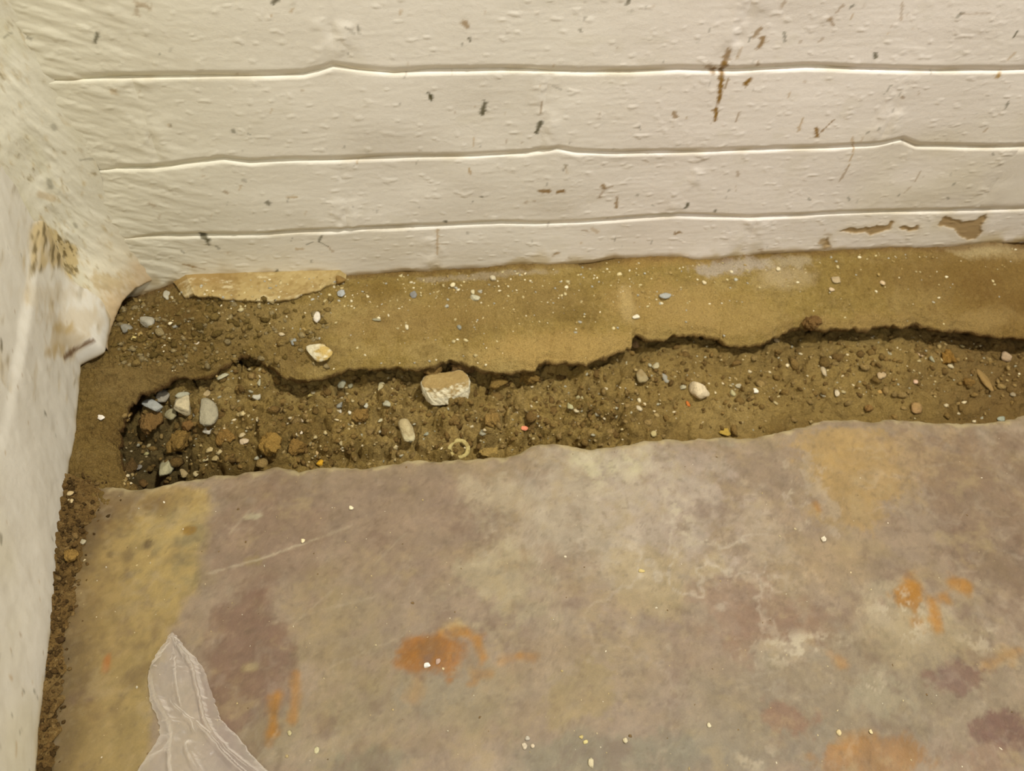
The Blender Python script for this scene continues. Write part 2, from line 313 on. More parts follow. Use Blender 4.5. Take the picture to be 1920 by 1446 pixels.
for x, y, dx, dy, w in [(122,672,20,-20,5),(140,656,36,-16,5),(130,664,10,-8,8)]:
    d, _t = seg_d(PX, PY, (x, y), (x + dx, y + dy)); g = sst(w, w * .3, d + 2.5 * fbm(U * 120, Zl * 200, 179, 2)) * near; cl = mixc(cl, (112, 84, 54), g * .9)  # brown gouge strokes, also painting the shadow beneath the wall's step
wall_left = link('wall_left', gmesh('wall_left', Xl, Yl, Zl, cl, M_PAINT, True), kind='structure')

# fillet: quadratic sweep between the two walls
FR = 0.062
MOULD = [(58,420),(75,412),(100,430),(132,452),(150,480),(146,510),(132,530),(116,514),(104,497),(85,502),(60,520)]
ss = np.linspace(0, 1, 110); zf = np.concatenate([[0, 0], np.arange(0.001, 0.36, 0.0014), np.linspace(0.36, 2.3, 40)])
S, ZF = np.meshgrid(ss, zf)
corner = LB0
rw = FR * (0.9 + 0.22 * fbm(ZF * 9, ZF * 0, 170, 3)); _fp = np.array([left_px(*p) for p in [(-300,-100),(0,310),(30,352),(56,400)]]); _fo = np.argsort(_fp[:, 1]); rl = np.clip(np.interp(ZF, _fp[_fo, 1], _fp[_fo, 0]), .040, .05) + .03 * sst(.1, .0, ZF) + .002 * fbm(ZF * 40, ZF * 0 + 3, 171, 3)
ax = corner[0] + rw; ay = 0.0004 + 0 * rw
bx = corner[0] + ldir[0] * rl - lnrm[0] * 0.001; by = corner[1] + ldir[1] * rl - lnrm[1] * 0.001
lowz = sst(.075, .0, ZF); kx = corner[0] + 0.006 + .012 * lowz; ky = corner[1] - 0.006 - .010 * lowz; bx = bx + .020 * lowz
Xf = (1 - S) ** 2 * ax + 2 * S * (1 - S) * kx + S * S * bx; Yf = (1 - S) ** 2 * ay + 2 * S * (1 - S) * ky + S * S * by
zbot = np.interp(S, [0, 0.25, 0.45, 0.6, 0.8, 1], [0.0, -0.001, -0.004, -0.008, -0.010, -0.008]) + 0.0012 * fbm(S * 9, S * 0, 172, 3)
Zf = zbot + ZF
body = 4 * S * (1 - S)
sw = fbm(S * 3.5 + Zf * 18, Zf * 60 - S * 9, 173, 4); rl2 = body * (0.0007 * sw + 0.0012 * fbm(S * 2, Zf * 22, 174, 2)) + body * 0.0002 * fbm(S * 10, Zf * 130, 175, 3)
crk = sst(.004, 0, ZF)
Yf = Yf - rl2 * 0.75 + 0.004 * np.clip(1 - ZF / 0.003, 0, 1) ** 2; Xf = Xf + rl2 * 0.75 - 0.003 * np.clip(1 - ZF / 0.003, 0, 1) ** 2
Yf[0] += 0.03; Xf[0] -= 0.03
cf = np.zeros(S.shape + (3,)) + lin((222, 217, 194)); nf = fbm(S * 4, Zf * 25, 176, 4)
cf = mixc(cf, (206, 200, 168), sst(.0, .9, nf) * 0.5); cf = mixc(cf, (212, 196, 160), sst(0.10, 0.0, ZF + .02 * nf) * .5)
# damp mould patch and flaked bottom, located through the camera ray onto the fillet's chord plane
P0 = np.array([corner[0] + FR * .5, -0.012]); 
pr = np.stack([Xf, Yf, Zf], -1) - CAM; pc = pr @ R3; PX = CX + pc[..., 0] / -pc[..., 2] * F; PY = CY - pc[..., 1] / -pc[..., 2] * F
cf = damp(cf, PX, PY, S, Zf)
cf = mixc(cf, (208, 182, 140), sst(0.035, 0.0, ZF + .015 * nf) * .8)
cf = mixc(cf, (170, 140, 90), sst(0.006, 0.0, ZF + .003 * nf) * .8)
for a, b, w in [((120, 672), (140, 655), 9), ((140, 655), (176, 640), 6), ((345 / 2.49, 380 + 690 / 2.49), (390 / 2.49, 380 + 655 / 2.49), 8)]:
    d, _t = seg_d(PX, PY, a, b); g = sst(w, w * .3, d + 2.5 * fbm(S * 30, Zf * 200, 179, 2)); cf = mixc(cf, (120, 92, 60), g * .9); Xf -= g * 0.002; Yf += g * .002  # gouge with the step's shadow painted in, also pressed slightly inward
def prj(X, Y, Z):
    c = (np.stack([X, Y, Z], -1) - CAM) @ R3; return CX + c[..., 0] / -c[..., 2] * F, CY - c[..., 1] / -c[..., 2] * F
for a, b, w, k in [((55,60),(62,68),3,0),((100,237),(102,240),8,0),((51,35),(62,42),4,1),((92,340),(95,350),8,0),((75,365),(100,372),10,2),((140,420),(143,425),5,0),((7,70),(22,60),3,0),((150,300),(210,295),3,0)]:
    d, _t = seg_d(PX, PY, a, b); cf = mixc(cf, SCOL[k], sst(w, w * .3, d) * .4)
link('trim_1', gmesh('trim_1', Xf, Yf, Zf, cf, M_PAINT), kind='structure', label='rounded white render fillet in the corner between the walls, with a mouldy patch')

# ================================================================== FLOOR SLAB
EDGE = [(60,890),(120,898),(175,907),(215,914),(245,917),(270,912),(310,907),(350,900),(400,891),(440,887),(480,880),(520,873),(545,878),(560,884),(596,876),(650,874),(684,875),(726,868),(767,861),(809,864),(837,861),(870,860),(906,858),(947,854),(975,846),(1000,835),(1030,829),(1057,833),(1091,839),(1120,839),(1146,837),(1185,832),(1207,825),(1240,823),(1279,824),(1326,820),(1370,819),(1411,819),(1439,812),(1465,808),(1509,798),(1545,789),(1598,786),(1640,788),(1688,787),(1730,789),(1777,792),(1836,795),(1858,791),(1875,788),(1895,785),(1920,776),(2100,764),(2600,735)]
ep = fpts(EDGE)
t0 = np.concatenate([[LB0[0] - .02], ep[1:, 0]])
def slab_edge(x):
    return np.interp(x, ep[:, 0], ep[:, 1]) + 0.0009 * fbm(x * 150, x * 0, 200, 3)
def S2(px, py): return np.array(on_floor(px, py))
def blob(c, X, Y, px, py, rx, ry, color, st=1.0, rough=0.35, soft=0.35, fr=40, seed=0, ang=0):
    a = S2(px, py); sx = abs(S2(px + rx, py)[0] - S2(px - rx, py)[0]) / 2; sy = abs(S2(px, py + ry)[1] - S2(px, py - ry)[1]) / 2
    dx = X - a[0]; dy = Y - a[1]; ca, sa = math.cos(ang), math.sin(ang)
    u = (dx * ca + dy * sa) / sx; v = (-dx * sa + dy * ca) / sy
    d = np.hypot(u, v) + rough * fbm(X * fr, Y * fr, 300 + seed, 6, 0.72)
    return mixc(c, color, sst(1 + soft, 1 - soft, d) * st)
def slab_col(X, Y):
    n1 = fbm(X * 9, Y * 9, 210, 5, .6); n2 = fbm(X * 30 + n1, Y * 30, 211, 5, .65); n3 = fbm(X * 120, Y * 120, 212, 3)
    c = np.zeros(X.shape + (3,)) + lin((154, 135, 113))
    c = mixc(c, (136, 112, 92), sst(0, 1, fbm(X * 6 + 4, Y * 8, 213, 4)) * .6)
    c = mixc(c, (176, 162, 140), sst(-.1, .9, n2 * .7 + n1 * .5) * .55)
    c = mixc(c, (160, 140, 96), sst(0.0, .9, fbm(X * 18, Y * 24, 214, 5, .65)) * .45)
    B = lambda *a, **k: blob(c, X, Y, *a, **k)
    for a in [   # px, py, rx, ry, colour, strength, rough, soft, freq
        (500, 1000, 110, 120, (138, 112, 92), .7, .4, .5, 20), (455, 1270, 85, 170, (124, 94, 76), .85, .25, .3, 25), (640, 1000, 200, 90, (150, 128, 106), .5, .5, .6, 20),
        (1130, 950, 170, 120, (186, 174, 152), .8, .6, .6, 32), (930, 930, 60, 40, (184, 170, 142), .8, .6, .5, 45), (1150, 865, 70, 32, (206, 198, 164), .85, .7, .5, 60),  # paler middle: the slab's broad highlight put into its colour
        (1270, 930, 110, 110, (184, 170, 156), .6, .8, .5, 45), (940, 1090, 70, 70, (178, 166, 134), .7, .7, .5, 40), (1230, 1080, 110, 60, (178, 160, 120), .7, .6, .5, 30),
        (1580, 840, 105, 40, (180, 150, 92), .95, .3, .25, 45), (1610, 890, 85, 50, (176, 146, 90), .95, .35, .3, 45), (1590, 950, 60, 50, (170, 142, 90), .85, .4, .4, 45), (1700, 860, 110, 60, (170, 144, 100), .7, .5, .5, 35),
        (1530, 1050, 80, 60, (166, 144, 110), .6, .6, .5, 35), (1820, 900, 120, 90, (132, 108, 84), .75, .6, .5, 25), (1860, 1060, 90, 70, (120, 96, 76), .7, .6, .5, 25),
        (1470, 1180, 130, 50, (140, 110, 84), .7, .7, .5, 30), (1400, 1130, 80, 60, (146, 116, 94), .5, .7, .5, 30),
        (1430, 1010, 50, 70, (188, 172, 146), .5, .9, .4, 60), (1490, 1220, 90, 22, (184, 172, 148), .6, .9, .4, 60), (1540, 930, 22, 60, (190, 176, 156), .5, .9, .4, 70),
        (1000, 1290, 260, 80, (158, 138, 104), .5, .6, .6, 20), (700, 1330, 200, 90, (150, 138, 104), .6, .6, .6, 20), (640, 1180, 70, 80, (152, 136, 100), .6, .7, .6, 25),
        (820, 1290, 70, 50, (148, 138, 118), .6, .6, .5, 30), (1350, 1400, 200, 60, (132, 122, 102), .85, .5, .5, 20), (1150, 1420, 180, 45, (134, 128, 106), .8, .5, .5, 20), (700, 1430, 120, 30, (128, 126, 104), .6, .5, .5, 20),
        (1560, 1290, 260, 90, (144, 130, 104), .8, .5, .5, 20), (1800, 1330, 160, 100, (142, 128, 104), .6, .6, .5, 25), (1640, 1300, 50, 40, (168, 160, 132), .5, .8, .5, 50),
        (1480, 1350, 50, 34, (140, 102, 74), .8, .6, .4, 40), (1800, 1275, 60, 26, (122, 90, 76), .85, .5, .3, 45), (1880, 1370, 60, 34, (112, 78, 66), .9, .4, .3, 45),
        (1640, 1425, 90, 34, (158, 114, 52), .85, .5, .4, 40), (1850, 1420, 60, 30, (150, 122, 100), .7, .6, .4, 40), (1690, 1150, 80, 50, (178, 164, 134), .8, .7, .5, 45), (1740, 1190, 90, 50, (168, 152, 118), .8, .6, .5, 40),
        (1860, 1230, 60, 20, (180, 160, 122), .6, .8, .4, 50), (850, 1175, 22, 18, (186, 164, 110), .8, .5, .5, 60), (1110, 1210, 60, 40, (160, 142, 110), .4, .7, .5, 40), (1090, 1300, 60, 50, (156, 138, 84), .5, .8, .5, 40),
        (1360, 825, 24, 11, (176, 172, 146), .7, .5, .3, 60), (475, 968, 17, 5, (190, 182, 150), .8, .2, .3, 60), (470, 1251, 17, 9, (170, 152, 108), .8, .4, .4, 60), (480, 1050, 14, 10, (158, 138, 90), .6, .6, .4, 60)]:
        c = B(a[0], a[1], a[2], a[3], a[4], st=a[5] * .9, rough=a[6] * 1.5, soft=a[7] * .8, fr=a[8] * 1.5, seed=int(a[0]) % 50)
    # dried mud wash over the left end
    pol = fpts([(-400, 890), (170, 905), (300, 905), (388, 915), (394, 960), (382, 1040), (374, 1110), (348, 1135), (342, 1170), (320, 1190), (300, 1250), (285, 1300), (290, 1446), (280, 1700), (-600, 1700)])
    d = in_poly(X, Y, pol) + 0.004 * fbm(X * 90, Y * 90, 215, 4); w = sst(0.003, -0.006, d)
    m = np.zeros(X.shape + (3,)) + lin((198, 172, 104)); m = mixc(m, (140, 112, 60), sst(-.1, .9, n2 + .5 * n3) * .8); m = mixc(m, (150, 142, 104), sst(0, .8, n1 + .3 * n3) * .7)
    m = mixc(m, (136, 118, 74), sst(-.20, -.37, Y) * .6); m = mixc(m, (124, 96, 50), sst(S2(300, 1000)[0], S2(150, 1000)[0], X + .01 * n1) * .55)
    c = c + (m - c) * (w * .92)[..., None]
    for a in [(185, 950, 60, 50, (104, 78, 44), .75, .6, .6, 45), (140, 1060, 30, 180, (104, 84, 50), .7, .5, .6, 30), (110, 1350, 40, 140, (100, 82, 48), .6, .5, .6, 30), (200, 1240, 8, 17, (170, 108, 44), .8, .4, .4, 60),
              (355, 994, 13, 8, (150, 116, 40), .9, .4, .4, 80), (278, 1020, 8, 7, (88, 68, 34), .7, .4, .4, 80), (207, 1040, 7, 7, (96, 76, 40), .6, .4, .4, 80), (290, 945, 22, 12, (116, 92, 50), .6, .6, .4, 80), (320, 1165, 14, 10, (150, 126, 70), .5, .4, .4, 80),
              (300, 935, 90, 25, (124, 98, 58), .45, .7, .5, 60)]:
        c = B(a[0], a[1], a[2], a[3], a[4], st=a[5], rough=a[6], soft=a[7], fr=a[8], seed=3)
    # rust
    c = B(802, 1225, 56, 38, (158, 104, 22), st=.95, rough=.8, soft=.4, fr=45, seed=7)
    c = B(808, 1218, 24, 20, (140, 100, 48), st=.7, rough=.5, soft=.4, fr=90, seed=8)
    for a, b, w, s in [((830,1186),(870,1184),7,.6),((870,1184),(895,1200),7,.65),((895,1200),(905,1232),6,.6),((905,1232),(902,1244),5,.5),((975,1228),(1000,1232),6,.5),((890,1262),(920,1262),7,.4),((940,1240),(975,1228),5,.35),((880,1282),(890,1280),5,.4),((785,1270),(775,1310),8,.3),
                       ((520,1305),(508,1370),6,.75),((556,1265),(550,1350),5,.6),((515,1360),(505,1390),5,.5),((1700,1118),(1714,1100),14,.95),((1700,1115),(1706,1108),12,.8),((1788,1093),(1808,1100),11,.8),((1745,1128),(1752,1150),10,.8),((1752,1150),(1756,1180),7,.7),((1715,1168),(1722,1166),9,.6),((1770,1120),(1776,1128),6,.6),((1572,1240),(1576,1244),8,.5),((1850,1245),(1910,1220),6,.4),((1530,945),(1534,955),5,.6),((1580,1390),(1640,1380),10,.35)]:
        A = S2(*a); Bb = S2(*b); d, _t = seg_d(X, Y, A, Bb); d = d * (1 + .5 * fbm(X * 130, Y * 130, 218, 3)); ww = w / 1650.
        c = mixc(c, (172, 120, 30), sst(ww * 1.6, ww * .1, d) * np.clip(s * 1.1, 0, 1))
    # pale scratches and veins
    vein = np.abs(fbm(X * 22 + 3, Y * 26, 220, 4, .6)); reg = sst(1.3, .3, np.hypot((X - S2(1300, 980)[0]) / .16, (Y - S2(1300, 980)[1]) / .11))
    c = mixc(c, (196, 184, 164), sst(.10, .0, vein) * (.15 + .55 * reg) * sst(-.6, .2, n1))
    for a, b, s in [((390,1075),(480,1050),.5),((480,1050),(600,1008),.6),((600,1008),(660,985),.3),((1290,1020),(1390,1022),.35),((1300,945),(1350,940),.3),((430,1000),(470,955),.3),((540,1180),(620,1110),.25),((620,1250),(760,1190),.25),((500,1170),(700,1120),.2),((1060,1010),(1120,1060),.2),((700,1060),(760,1000),.2),((480,1430),(520,1370),.3)]:
        A = S2(*a); Bb = S2(*b); d, _t = seg_d(X, Y, A, Bb); c = mixc(c, (196, 184, 156), sst(.0013, .0002, d + .0004 * n3) * s)
    gy = slab_edge(X) - Y                       # distance in from the broken edge
    c = mixc(c, (206, 192, 146), sst(.0055, .0, gy + .003 * n3) * .9)
    c = mixc(c, (172, 152, 118), sst(.02, .0, gy + .008 * n2) * .35)
    spk = sst(.62, .8, fbm(X * 420, Y * 420, 221, 2)); c = mixc(c, (196, 180, 140), spk * .10)
    dk = sst(.62, .85, fbm(X * 300 + 9, Y * 300, 222, 2)); c = mixc(c, (104, 86, 64), dk * .25)
    c = mixc(c, (120, 102, 72), np.clip(n3 * .14 + .04, 0, 1))
    mot = fbm(X * 55, Y * 65, 240, 5, .75); fine = fbm(X * 260, Y * 260, 241, 3, .8)
    c = c * (1 + .16 * mot + .09 * fine)[..., None]; c = mixc(c, (178, 158, 116), sst(.15, .9, fbm(X * 34 + 5, Y * 42, 242, 5, .75)) * .45); c = mixc(c, (118, 94, 76), sst(.25, 1.0, fbm(X * 26 - 5, Y * 30, 243, 5, .75)) * .5)
    for px, py, rx, ry, st in [(1690,1150,90,60,.8),(1500,1215,120,26,.8),(1150,880,110,60,.7),(1640,1290,50,40,.6),(1270,940,60,110,.7),(1490,930,70,100,.55),(1850,1200,80,30,.5),(1420,1420,60,30,.5)]:
        a = S2(px, py); b2 = S2(px + rx, py + ry); d = np.hypot((X - a[0]) / (b2[0] - a[0]), (Y - a[1]) / (b2[1] - a[1]))
        c = mixc(c, (200, 188, 162), sst(1.2, .3, d) * sst(.1, .45, fbm(X * 75 + px, Y * 95, 250, 6, .75)) * st)
    return c * np.array([1.03, 1.0, .935])
xs = np.concatenate([[LB0[0] - .03], np.arange(-.272, .66, .0016), np.linspace(.66, 2.0, 60)])
vs = np.concatenate([[-3, -2, -1, 0], np.array([.0004, .0009, .0016, .0025]), np.arange(.004, .40, .0016), np.linspace(.41, 2.2, 50)])
Xs, Vs = np.meshgrid(xs, vs); Ys = slab_edge(Xs) - np.maximum(Vs, 0)
Zs = 0.0012 * fbm(Xs * 5, Ys * 5, 230, 3) + 0.0005 * fbm(Xs * 40, Ys * 40, 231, 4) - 0.0025 * np.clip(1 - Vs / .005, 0, 1) ** 2 * (.5 + vnoise(Xs * 90, Xs * 0, 5))
Zs = Zs - 0.0006 * sst(.2, .8, fbm(Xs * 70, Ys * 70, 233, 3)) * sst(.04, 0, Vs)
colS = slab_col(Xs, Ys)
for i, dz, dy in ((2, .006, .0012), (1, .03, .001 ), (0, .075, -.004)):
    Zs[i] = Zs[3] - dz; Ys[i] = Ys[3] + dy + .002 * fbm(Xs[i] * 70, Xs[i] * 0 + i, 232)
for i in (0, 1, 2): colS[i] = mixc(colS[i], (150, 126, 84), np.ones(len(xs)) * .6)
floor = link('floor', gmesh('floor', Xs, Ys, Zs, colS, M_SLAB, True), kind='structure', label='worn mauve and ochre flagstone slab with rust stains')

# ================================================================== SOIL
def soil_tone(X, Y, seed=0, base=(140, 114, 60), dark=(92, 68, 36), light=(172, 144, 92)):
    n1 = fbm(X * 14, Y * 20, 400 + seed, 4); n2 = fbm(X * 70, Y * 70, 401 + seed, 3); n3 = fbm(X * 330, Y * 330, 402 + seed, 2)
    c = np.zeros(X.shape + (3,)) + lin(base)
    c = mixc(c, dark, sst(-.1, .9, n1) * .5); c = mixc(c, light, sst(.0, .9, -n1 + .4 * n2) * .45)
    c = mixc(c, dark, sst(.1, .9, n2) * .35); c = mixc(c, light, sst(.45, .9, n3) * .3); c = mixc(c, dark, sst(.45, .9, -n3) * .35)
    return c
ZL = -0.012
LIP = [(2600,600),(2200,612),(1990,628),(1920,631),(1870,627),(1830,622),(1790,613),(1750,610),(1720,602),(1690,608),(1660,604),(1620,611),(1580,608),(1530,612),(1480,614),(1450,630),(1425,640),(1400,642),(1370,641),(1345,626),(1320,618),(1300,617),(1275,620),(1245,629),(1215,630),(1195,622),(1186,632),(1184,645),(1160,650),(1130,665),(1095,676),(1060,678),(1030,673),(1012,676),(1003,690),(960,690),(920,690),(893,684),(870,672),(845,668),(815,680),(780,684),(735,685),(655,684),(640,690),(620,700),(590,707),(560,708),(535,700),(510,680),(480,660),(455,656),(435,664),(410,680),(380,690),(350,695),(320,700),(290,712),(262,730),(244,752),(232,775),(222,810),(220,845),(224,875),(236,895),(252,910),(275,925),(300,960)]
def wall_pt(px):                               # start point under the back wall
    x = on_wall(px, np.interp(px, [p[0] for p in BOT], [p[1] for p in BOT]))[0]; return (x, 0.006, float(cb(x)) + 0.002)
lipw = fpts(LIP, ZL); W3 = []
for (px, py) in LIP:
    if px >= 380: W3.append(wall_pt(px) if px < 1920 else (on_wall(px, 455)[0], .006, .004))
    else:
        i = LIP.index((px, py)); W3.append(None)
ks = [i for i, w in enumerate(W3) if w is None]; path = [wall_pt(340), wall_pt(300), wall_pt(262), (corner[0] + .02, -.0, -.014)] + [(*on_floor(a, b), c) for a, b, c in [(170,606,-.014),(160,640,-.010),(136,690,-.004),(140,740,-.002),(136,790,-.002),(132,840,-.002),(126,880,-.002),(120,905,-.002),(116,930,-.003),(112,960,-.004)]]
path = np.array(path)
for j, i in enumerate(ks): 
    q = j / (len(ks) - 1) * (len(path) - 1); W3[i] = tuple(np.array([np.interp(q, range(len(path)), path[:, k]) for k in range(3)]))
W3 = np.array(W3); L3 = np.column_stack([lipw, np.full(len(lipw), ZL)])
arc = np.concatenate([[0], np.cumsum(np.linalg.norm(np.diff(lipw, axis=0), axis=1) + 0.3 * np.linalg.norm(np.diff(W3[:, :2], axis=0), axis=1))])
tt = np.concatenate([np.arange(0, arc[-1], 0.0011)])
def rs(P): return np.stack([np.interp(tt, arc, P[:, k]) for k in range(3)], -1)
def smooth(P, n):
    for _ in range(n): P[1:-1] = .25 * P[:-2] + .5 * P[1:-1] + .25 * P[2:]
    return P
Wt = smooth(rs(W3), 12); Lt = smooth(rs(L3), 3)
dirn = Lt[:, :2] - Wt[:, :2]; dirn /= np.linalg.norm(dirn, axis=1)[:, None] + 1e-9; dirn = smooth(dirn, 40)
Lt[:, 0] += .0012 * fbm(tt * 120, tt * 0, 410, 3); Lt[:, 1] += .0018 * fbm(tt * 110, tt * 0 + 4, 411, 4)
sv = np.linspace(0, 1, 120)
SS = sv[:, None]
Xg = Wt[None, :, 0] * (1 - SS) + Lt[None, :, 0] * SS; Yg = Wt[None, :, 1] * (1 - SS) + Lt[None, :, 1] * SS
Zg = Wt[None, :, 2] * (1 - SS) + Lt[None, :, 2] * SS + 0 * Xg
leftw = sst(S2(640, 650)[0], S2(330, 650)[0], Xg)
f1, f2, cr = voro(Xg * 110, Yg * 110, 3); g1, g2, gr = voro(Xg * 260, Yg * 260, 4)
rough = np.clip(.35 + .9 * leftw + .25 * fbm(Xg * 9, Yg * 12, 412, 3), .15, 1.3)
Zg += .0032 * fbm(Xg * 16, Yg * 22, 413, 3) + rough * (.0018 * np.clip(1 - f1 * f1 * 1.6, 0, 1) * (cr > .45) + .0011 * np.clip(1 - g1 * g1 * 1.8, 0, 1) * (gr > .4)) + .0007 * fbm(Xg * 230, Yg * 230, 414, 3)
Zg += .004 * np.clip(1 - abs(SS - .5) * 2, 0, 1)
Zg -= .003 * sst(.93, 1, SS)
# layered, torn bank at the left end
bank = sst(S2(470, 650)[0], S2(390, 650)[0], Xg) * sst(S2(225, 650)[0], S2(300, 650)[0], Xg)
Zg -= bank * (.004 * sst(.50, 1, SS) + .003 * sst(-.2, .5, fbm(Xg * 25, Yg * 120, 415, 3)) * sst(.4, .7, SS))
Lz = Zg[-1]
rowsX = [Xg]; rowsY = [Yg]; rowsZ = [Zg]
for o, dz in ((.0012, .0022), (.0008, .0052), (-.003, .0085), (-.010, .012), (-.022, .017), (-.04, .03), (-.05, .06)):
    nz = fbm(tt * 90, tt * 0 + dz * 400, 416, 3)
    rowsX.append((Lt[:, 0] + dirn[:, 0] * (o + .002 * nz))[None]); rowsY.append((Lt[:, 1] + dirn[:, 1] * (o + .002 * nz))[None]); rowsZ.append((Lz - dz)[None])
Xa = np.vstack(rowsX); Ya = np.vstack(rowsY); Za = np.vstack(rowsZ)
cg = soil_tone(Xa, Ya, 0, (156, 132, 72), (110, 87, 42), (186, 162, 104))
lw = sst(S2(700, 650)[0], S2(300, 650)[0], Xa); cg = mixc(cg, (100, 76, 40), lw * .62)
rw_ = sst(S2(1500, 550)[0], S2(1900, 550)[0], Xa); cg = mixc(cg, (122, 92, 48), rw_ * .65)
for (px, py, rx, ry, colr, st) in [(1080,640,150,26,(186,154,90),.6),(1250,570,110,40,(178,148,88),.6),(1380,590,90,30,(176,148,90),.5),(930,560,140,40,(164,138,84),.5),(1175,565,14,26,(196,170,112),.7),(760,600,130,30,(152,124,72),.5),
                                  (1470,525,50,16,(196,176,134),.6),(1600,600,110,20,(168,138,84),.5),(1850,590,60,16,(160,134,82),.6),(1870,480,50,14,(176,152,104),.7),(1700,520,110,26,(124,96,48),.4),(560,650,60,30,(120,96,52),.5),(700,545,60,20,(124,96,44),.5),(1250,500,90,10,(170,136,76),.5)]:
    cg = blob(cg, Xa, Ya, px, py, rx, ry, colr, st=st, rough=.5, soft=.6, fr=45, seed=px % 40)
for (px, py, rx, ry, colr, st) in [(1370,505,70,12,(186,172,150),.8),(1830,478,60,12,(186,166,120),.7),(1480,500,40,10,(190,174,140),.6),(900,520,110,6,(176,160,130),.6),(420,545,60,10,(196,180,132),.0)]:
    cg = blob(cg, Xa, Ya, px, py, rx, ry, colr, st=st, rough=.7, soft=.4, fr=90, seed=px % 40)
# soil colour darkens right against the wall
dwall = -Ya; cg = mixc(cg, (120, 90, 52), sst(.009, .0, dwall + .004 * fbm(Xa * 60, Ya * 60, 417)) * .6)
cg[120:] = mixc(cg[120:], (96, 66, 36), np.ones(cg[120:].shape[:2]) * .6)  # undercut below the lip darkened: its shade put into the colour
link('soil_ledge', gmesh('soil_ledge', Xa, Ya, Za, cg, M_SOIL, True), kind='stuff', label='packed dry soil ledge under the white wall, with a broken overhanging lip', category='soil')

# trench bottom
xs = np.arange(-.275, .74, .00105); xs = np.concatenate([xs, np.linspace(.745, 1.3, 60)]); ys = np.arange(-.285, .012, .00105)
Xt, Yt = np.meshgrid(xs, ys)
ey = slab_edge(Xt); q = np.clip((Yt - ey) / .10, 0, 1)
Zt = -.052 + .010 * q + 0 * Xt
def G(px, py, rx, ry, z=-.03):
    a = on_floor(px, py, z); return np.exp(-((Xt - a[0]) / (rx / 1800.)) ** 2 - ((Yt - a[1]) / (ry / 1300.)) ** 2)
Zt += .012 * G(1400, 655, 70, 26) + .006 * G(1260, 665, 90, 26) + .006 * G(1650, 660, 140, 30) + .008 * G(480, 715, 60, 30) + .004 * G(900, 760, 200, 40) + .000 * G(410, 730, 60, 26)
Zt -= .034 * G(262, 830, 56, 62) + .012 * G(300, 870, 80, 40) + .006 * G(590, 720, 60, 20) + .006 * G(950, 710, 150, 16)
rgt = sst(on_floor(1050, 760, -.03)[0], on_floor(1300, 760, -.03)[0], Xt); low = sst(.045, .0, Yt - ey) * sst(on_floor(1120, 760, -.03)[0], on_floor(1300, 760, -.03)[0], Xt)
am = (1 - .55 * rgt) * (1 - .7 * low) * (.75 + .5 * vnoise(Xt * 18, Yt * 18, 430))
wx = .006 * fbm(Xt * 60, Yt * 60, 431, 3); wy = .006 * fbm(Xt * 60 + 7, Yt * 60, 432, 3)
for fr, a_, th, sd in ((48, .0095, .42, 11), (95, .0052, .4, 12), (190, .0020, .35, 13), (380, .0009, .3, 14)):
    f1, f2, cr = voro((Xt + wx) * fr, (Yt + wy) * fr * 1.1, sd)
    dome = np.clip(1 - (f1 / .62) ** 2.4, 0, 1); Zt += am * a_ * (dome * (cr > th) * (.5 + cr) - .18)
Zt += .0007 * fbm(Xt * 240, Yt * 240, 433, 3)
ct = soil_tone(Xt, Yt, 20, (152, 127, 70), (98, 76, 38), (182, 157, 98))
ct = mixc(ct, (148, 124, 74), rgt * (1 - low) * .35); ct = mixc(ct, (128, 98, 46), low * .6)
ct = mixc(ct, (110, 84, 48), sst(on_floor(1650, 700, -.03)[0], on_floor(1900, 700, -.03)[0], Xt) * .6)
ct = mixc(ct, (58, 48, 30), np.clip(G(262, 840, 84, 78) * 1.3, 0, 1) * .7)  # hollow's deep shade painted as darker soil
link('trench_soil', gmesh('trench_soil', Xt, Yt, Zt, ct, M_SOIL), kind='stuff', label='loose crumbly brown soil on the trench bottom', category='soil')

# soil wedge along the left wall on top of the slab
A = fpts([(122,895),(116,960),(112,1010),(106,1080),(94,1180),(84,1280),(74,1370),(66,1446),(54,1560)], .003); Bp = fpts([(200,900),(196,950),(172,1000),(160,1060),(140,1130),(128,1220),(120,1300),(112,1380),(104,1446),(90,1560)], 0)[1:]
Bp = np.vstack([fpts([(196,905)]), Bp[0:]])[:9]
k = np.linspace(0, 8, 420); a_ = np.stack([np.interp(k, range(9), A[:, i]) for i in (0, 1)], -1); b_ = np.stack([np.interp(k, range(9), Bp[:, i]) for i in (0, 1)], -1)
b_[:, 0] += .005 * fbm(k * 4, k * 0, 440, 4); sv = np.linspace(-.12, 1, 60)[:, None]
Xw = a_[None, :, 0] * (1 - sv) + b_[None, :, 0] * sv; Yw = a_[None, :, 1] * (1 - sv) + b_[None, :, 1] * sv
f1, f2, cr = voro(Xw * 150, Yw * 150, 21); g1, g2, gr = voro(Xw * 330, Yw * 330, 22)
ampl = np.interp(k, [0, 2.5, 4, 8], [1.0, 1.0, .45, .35])[None]
Zw = ampl * (.0075 * (1 - np.clip(sv, 0, 1)) ** 1.3 + (1 - np.clip(sv, 0, 1)) * (.004 * np.clip(1 - f1 * f1 * 2, 0, 1) * (cr > .4) + .002 * np.clip(1 - g1 * g1 * 2, 0, 1))) + .0006 * fbm(Xw * 200, Yw * 200, 441) - .0022 * sst(.6, 1, sv)
link('soil_strip', gmesh('soil_strip', Xw, Yw, Zw, soil_tone(Xw, Yw, 30, (120, 94, 52), (74, 54, 28), (160, 134, 84)), M_SOIL), kind='stuff', label='strip of dark crumbly soil lying between the left wall and the slab', category='soil')

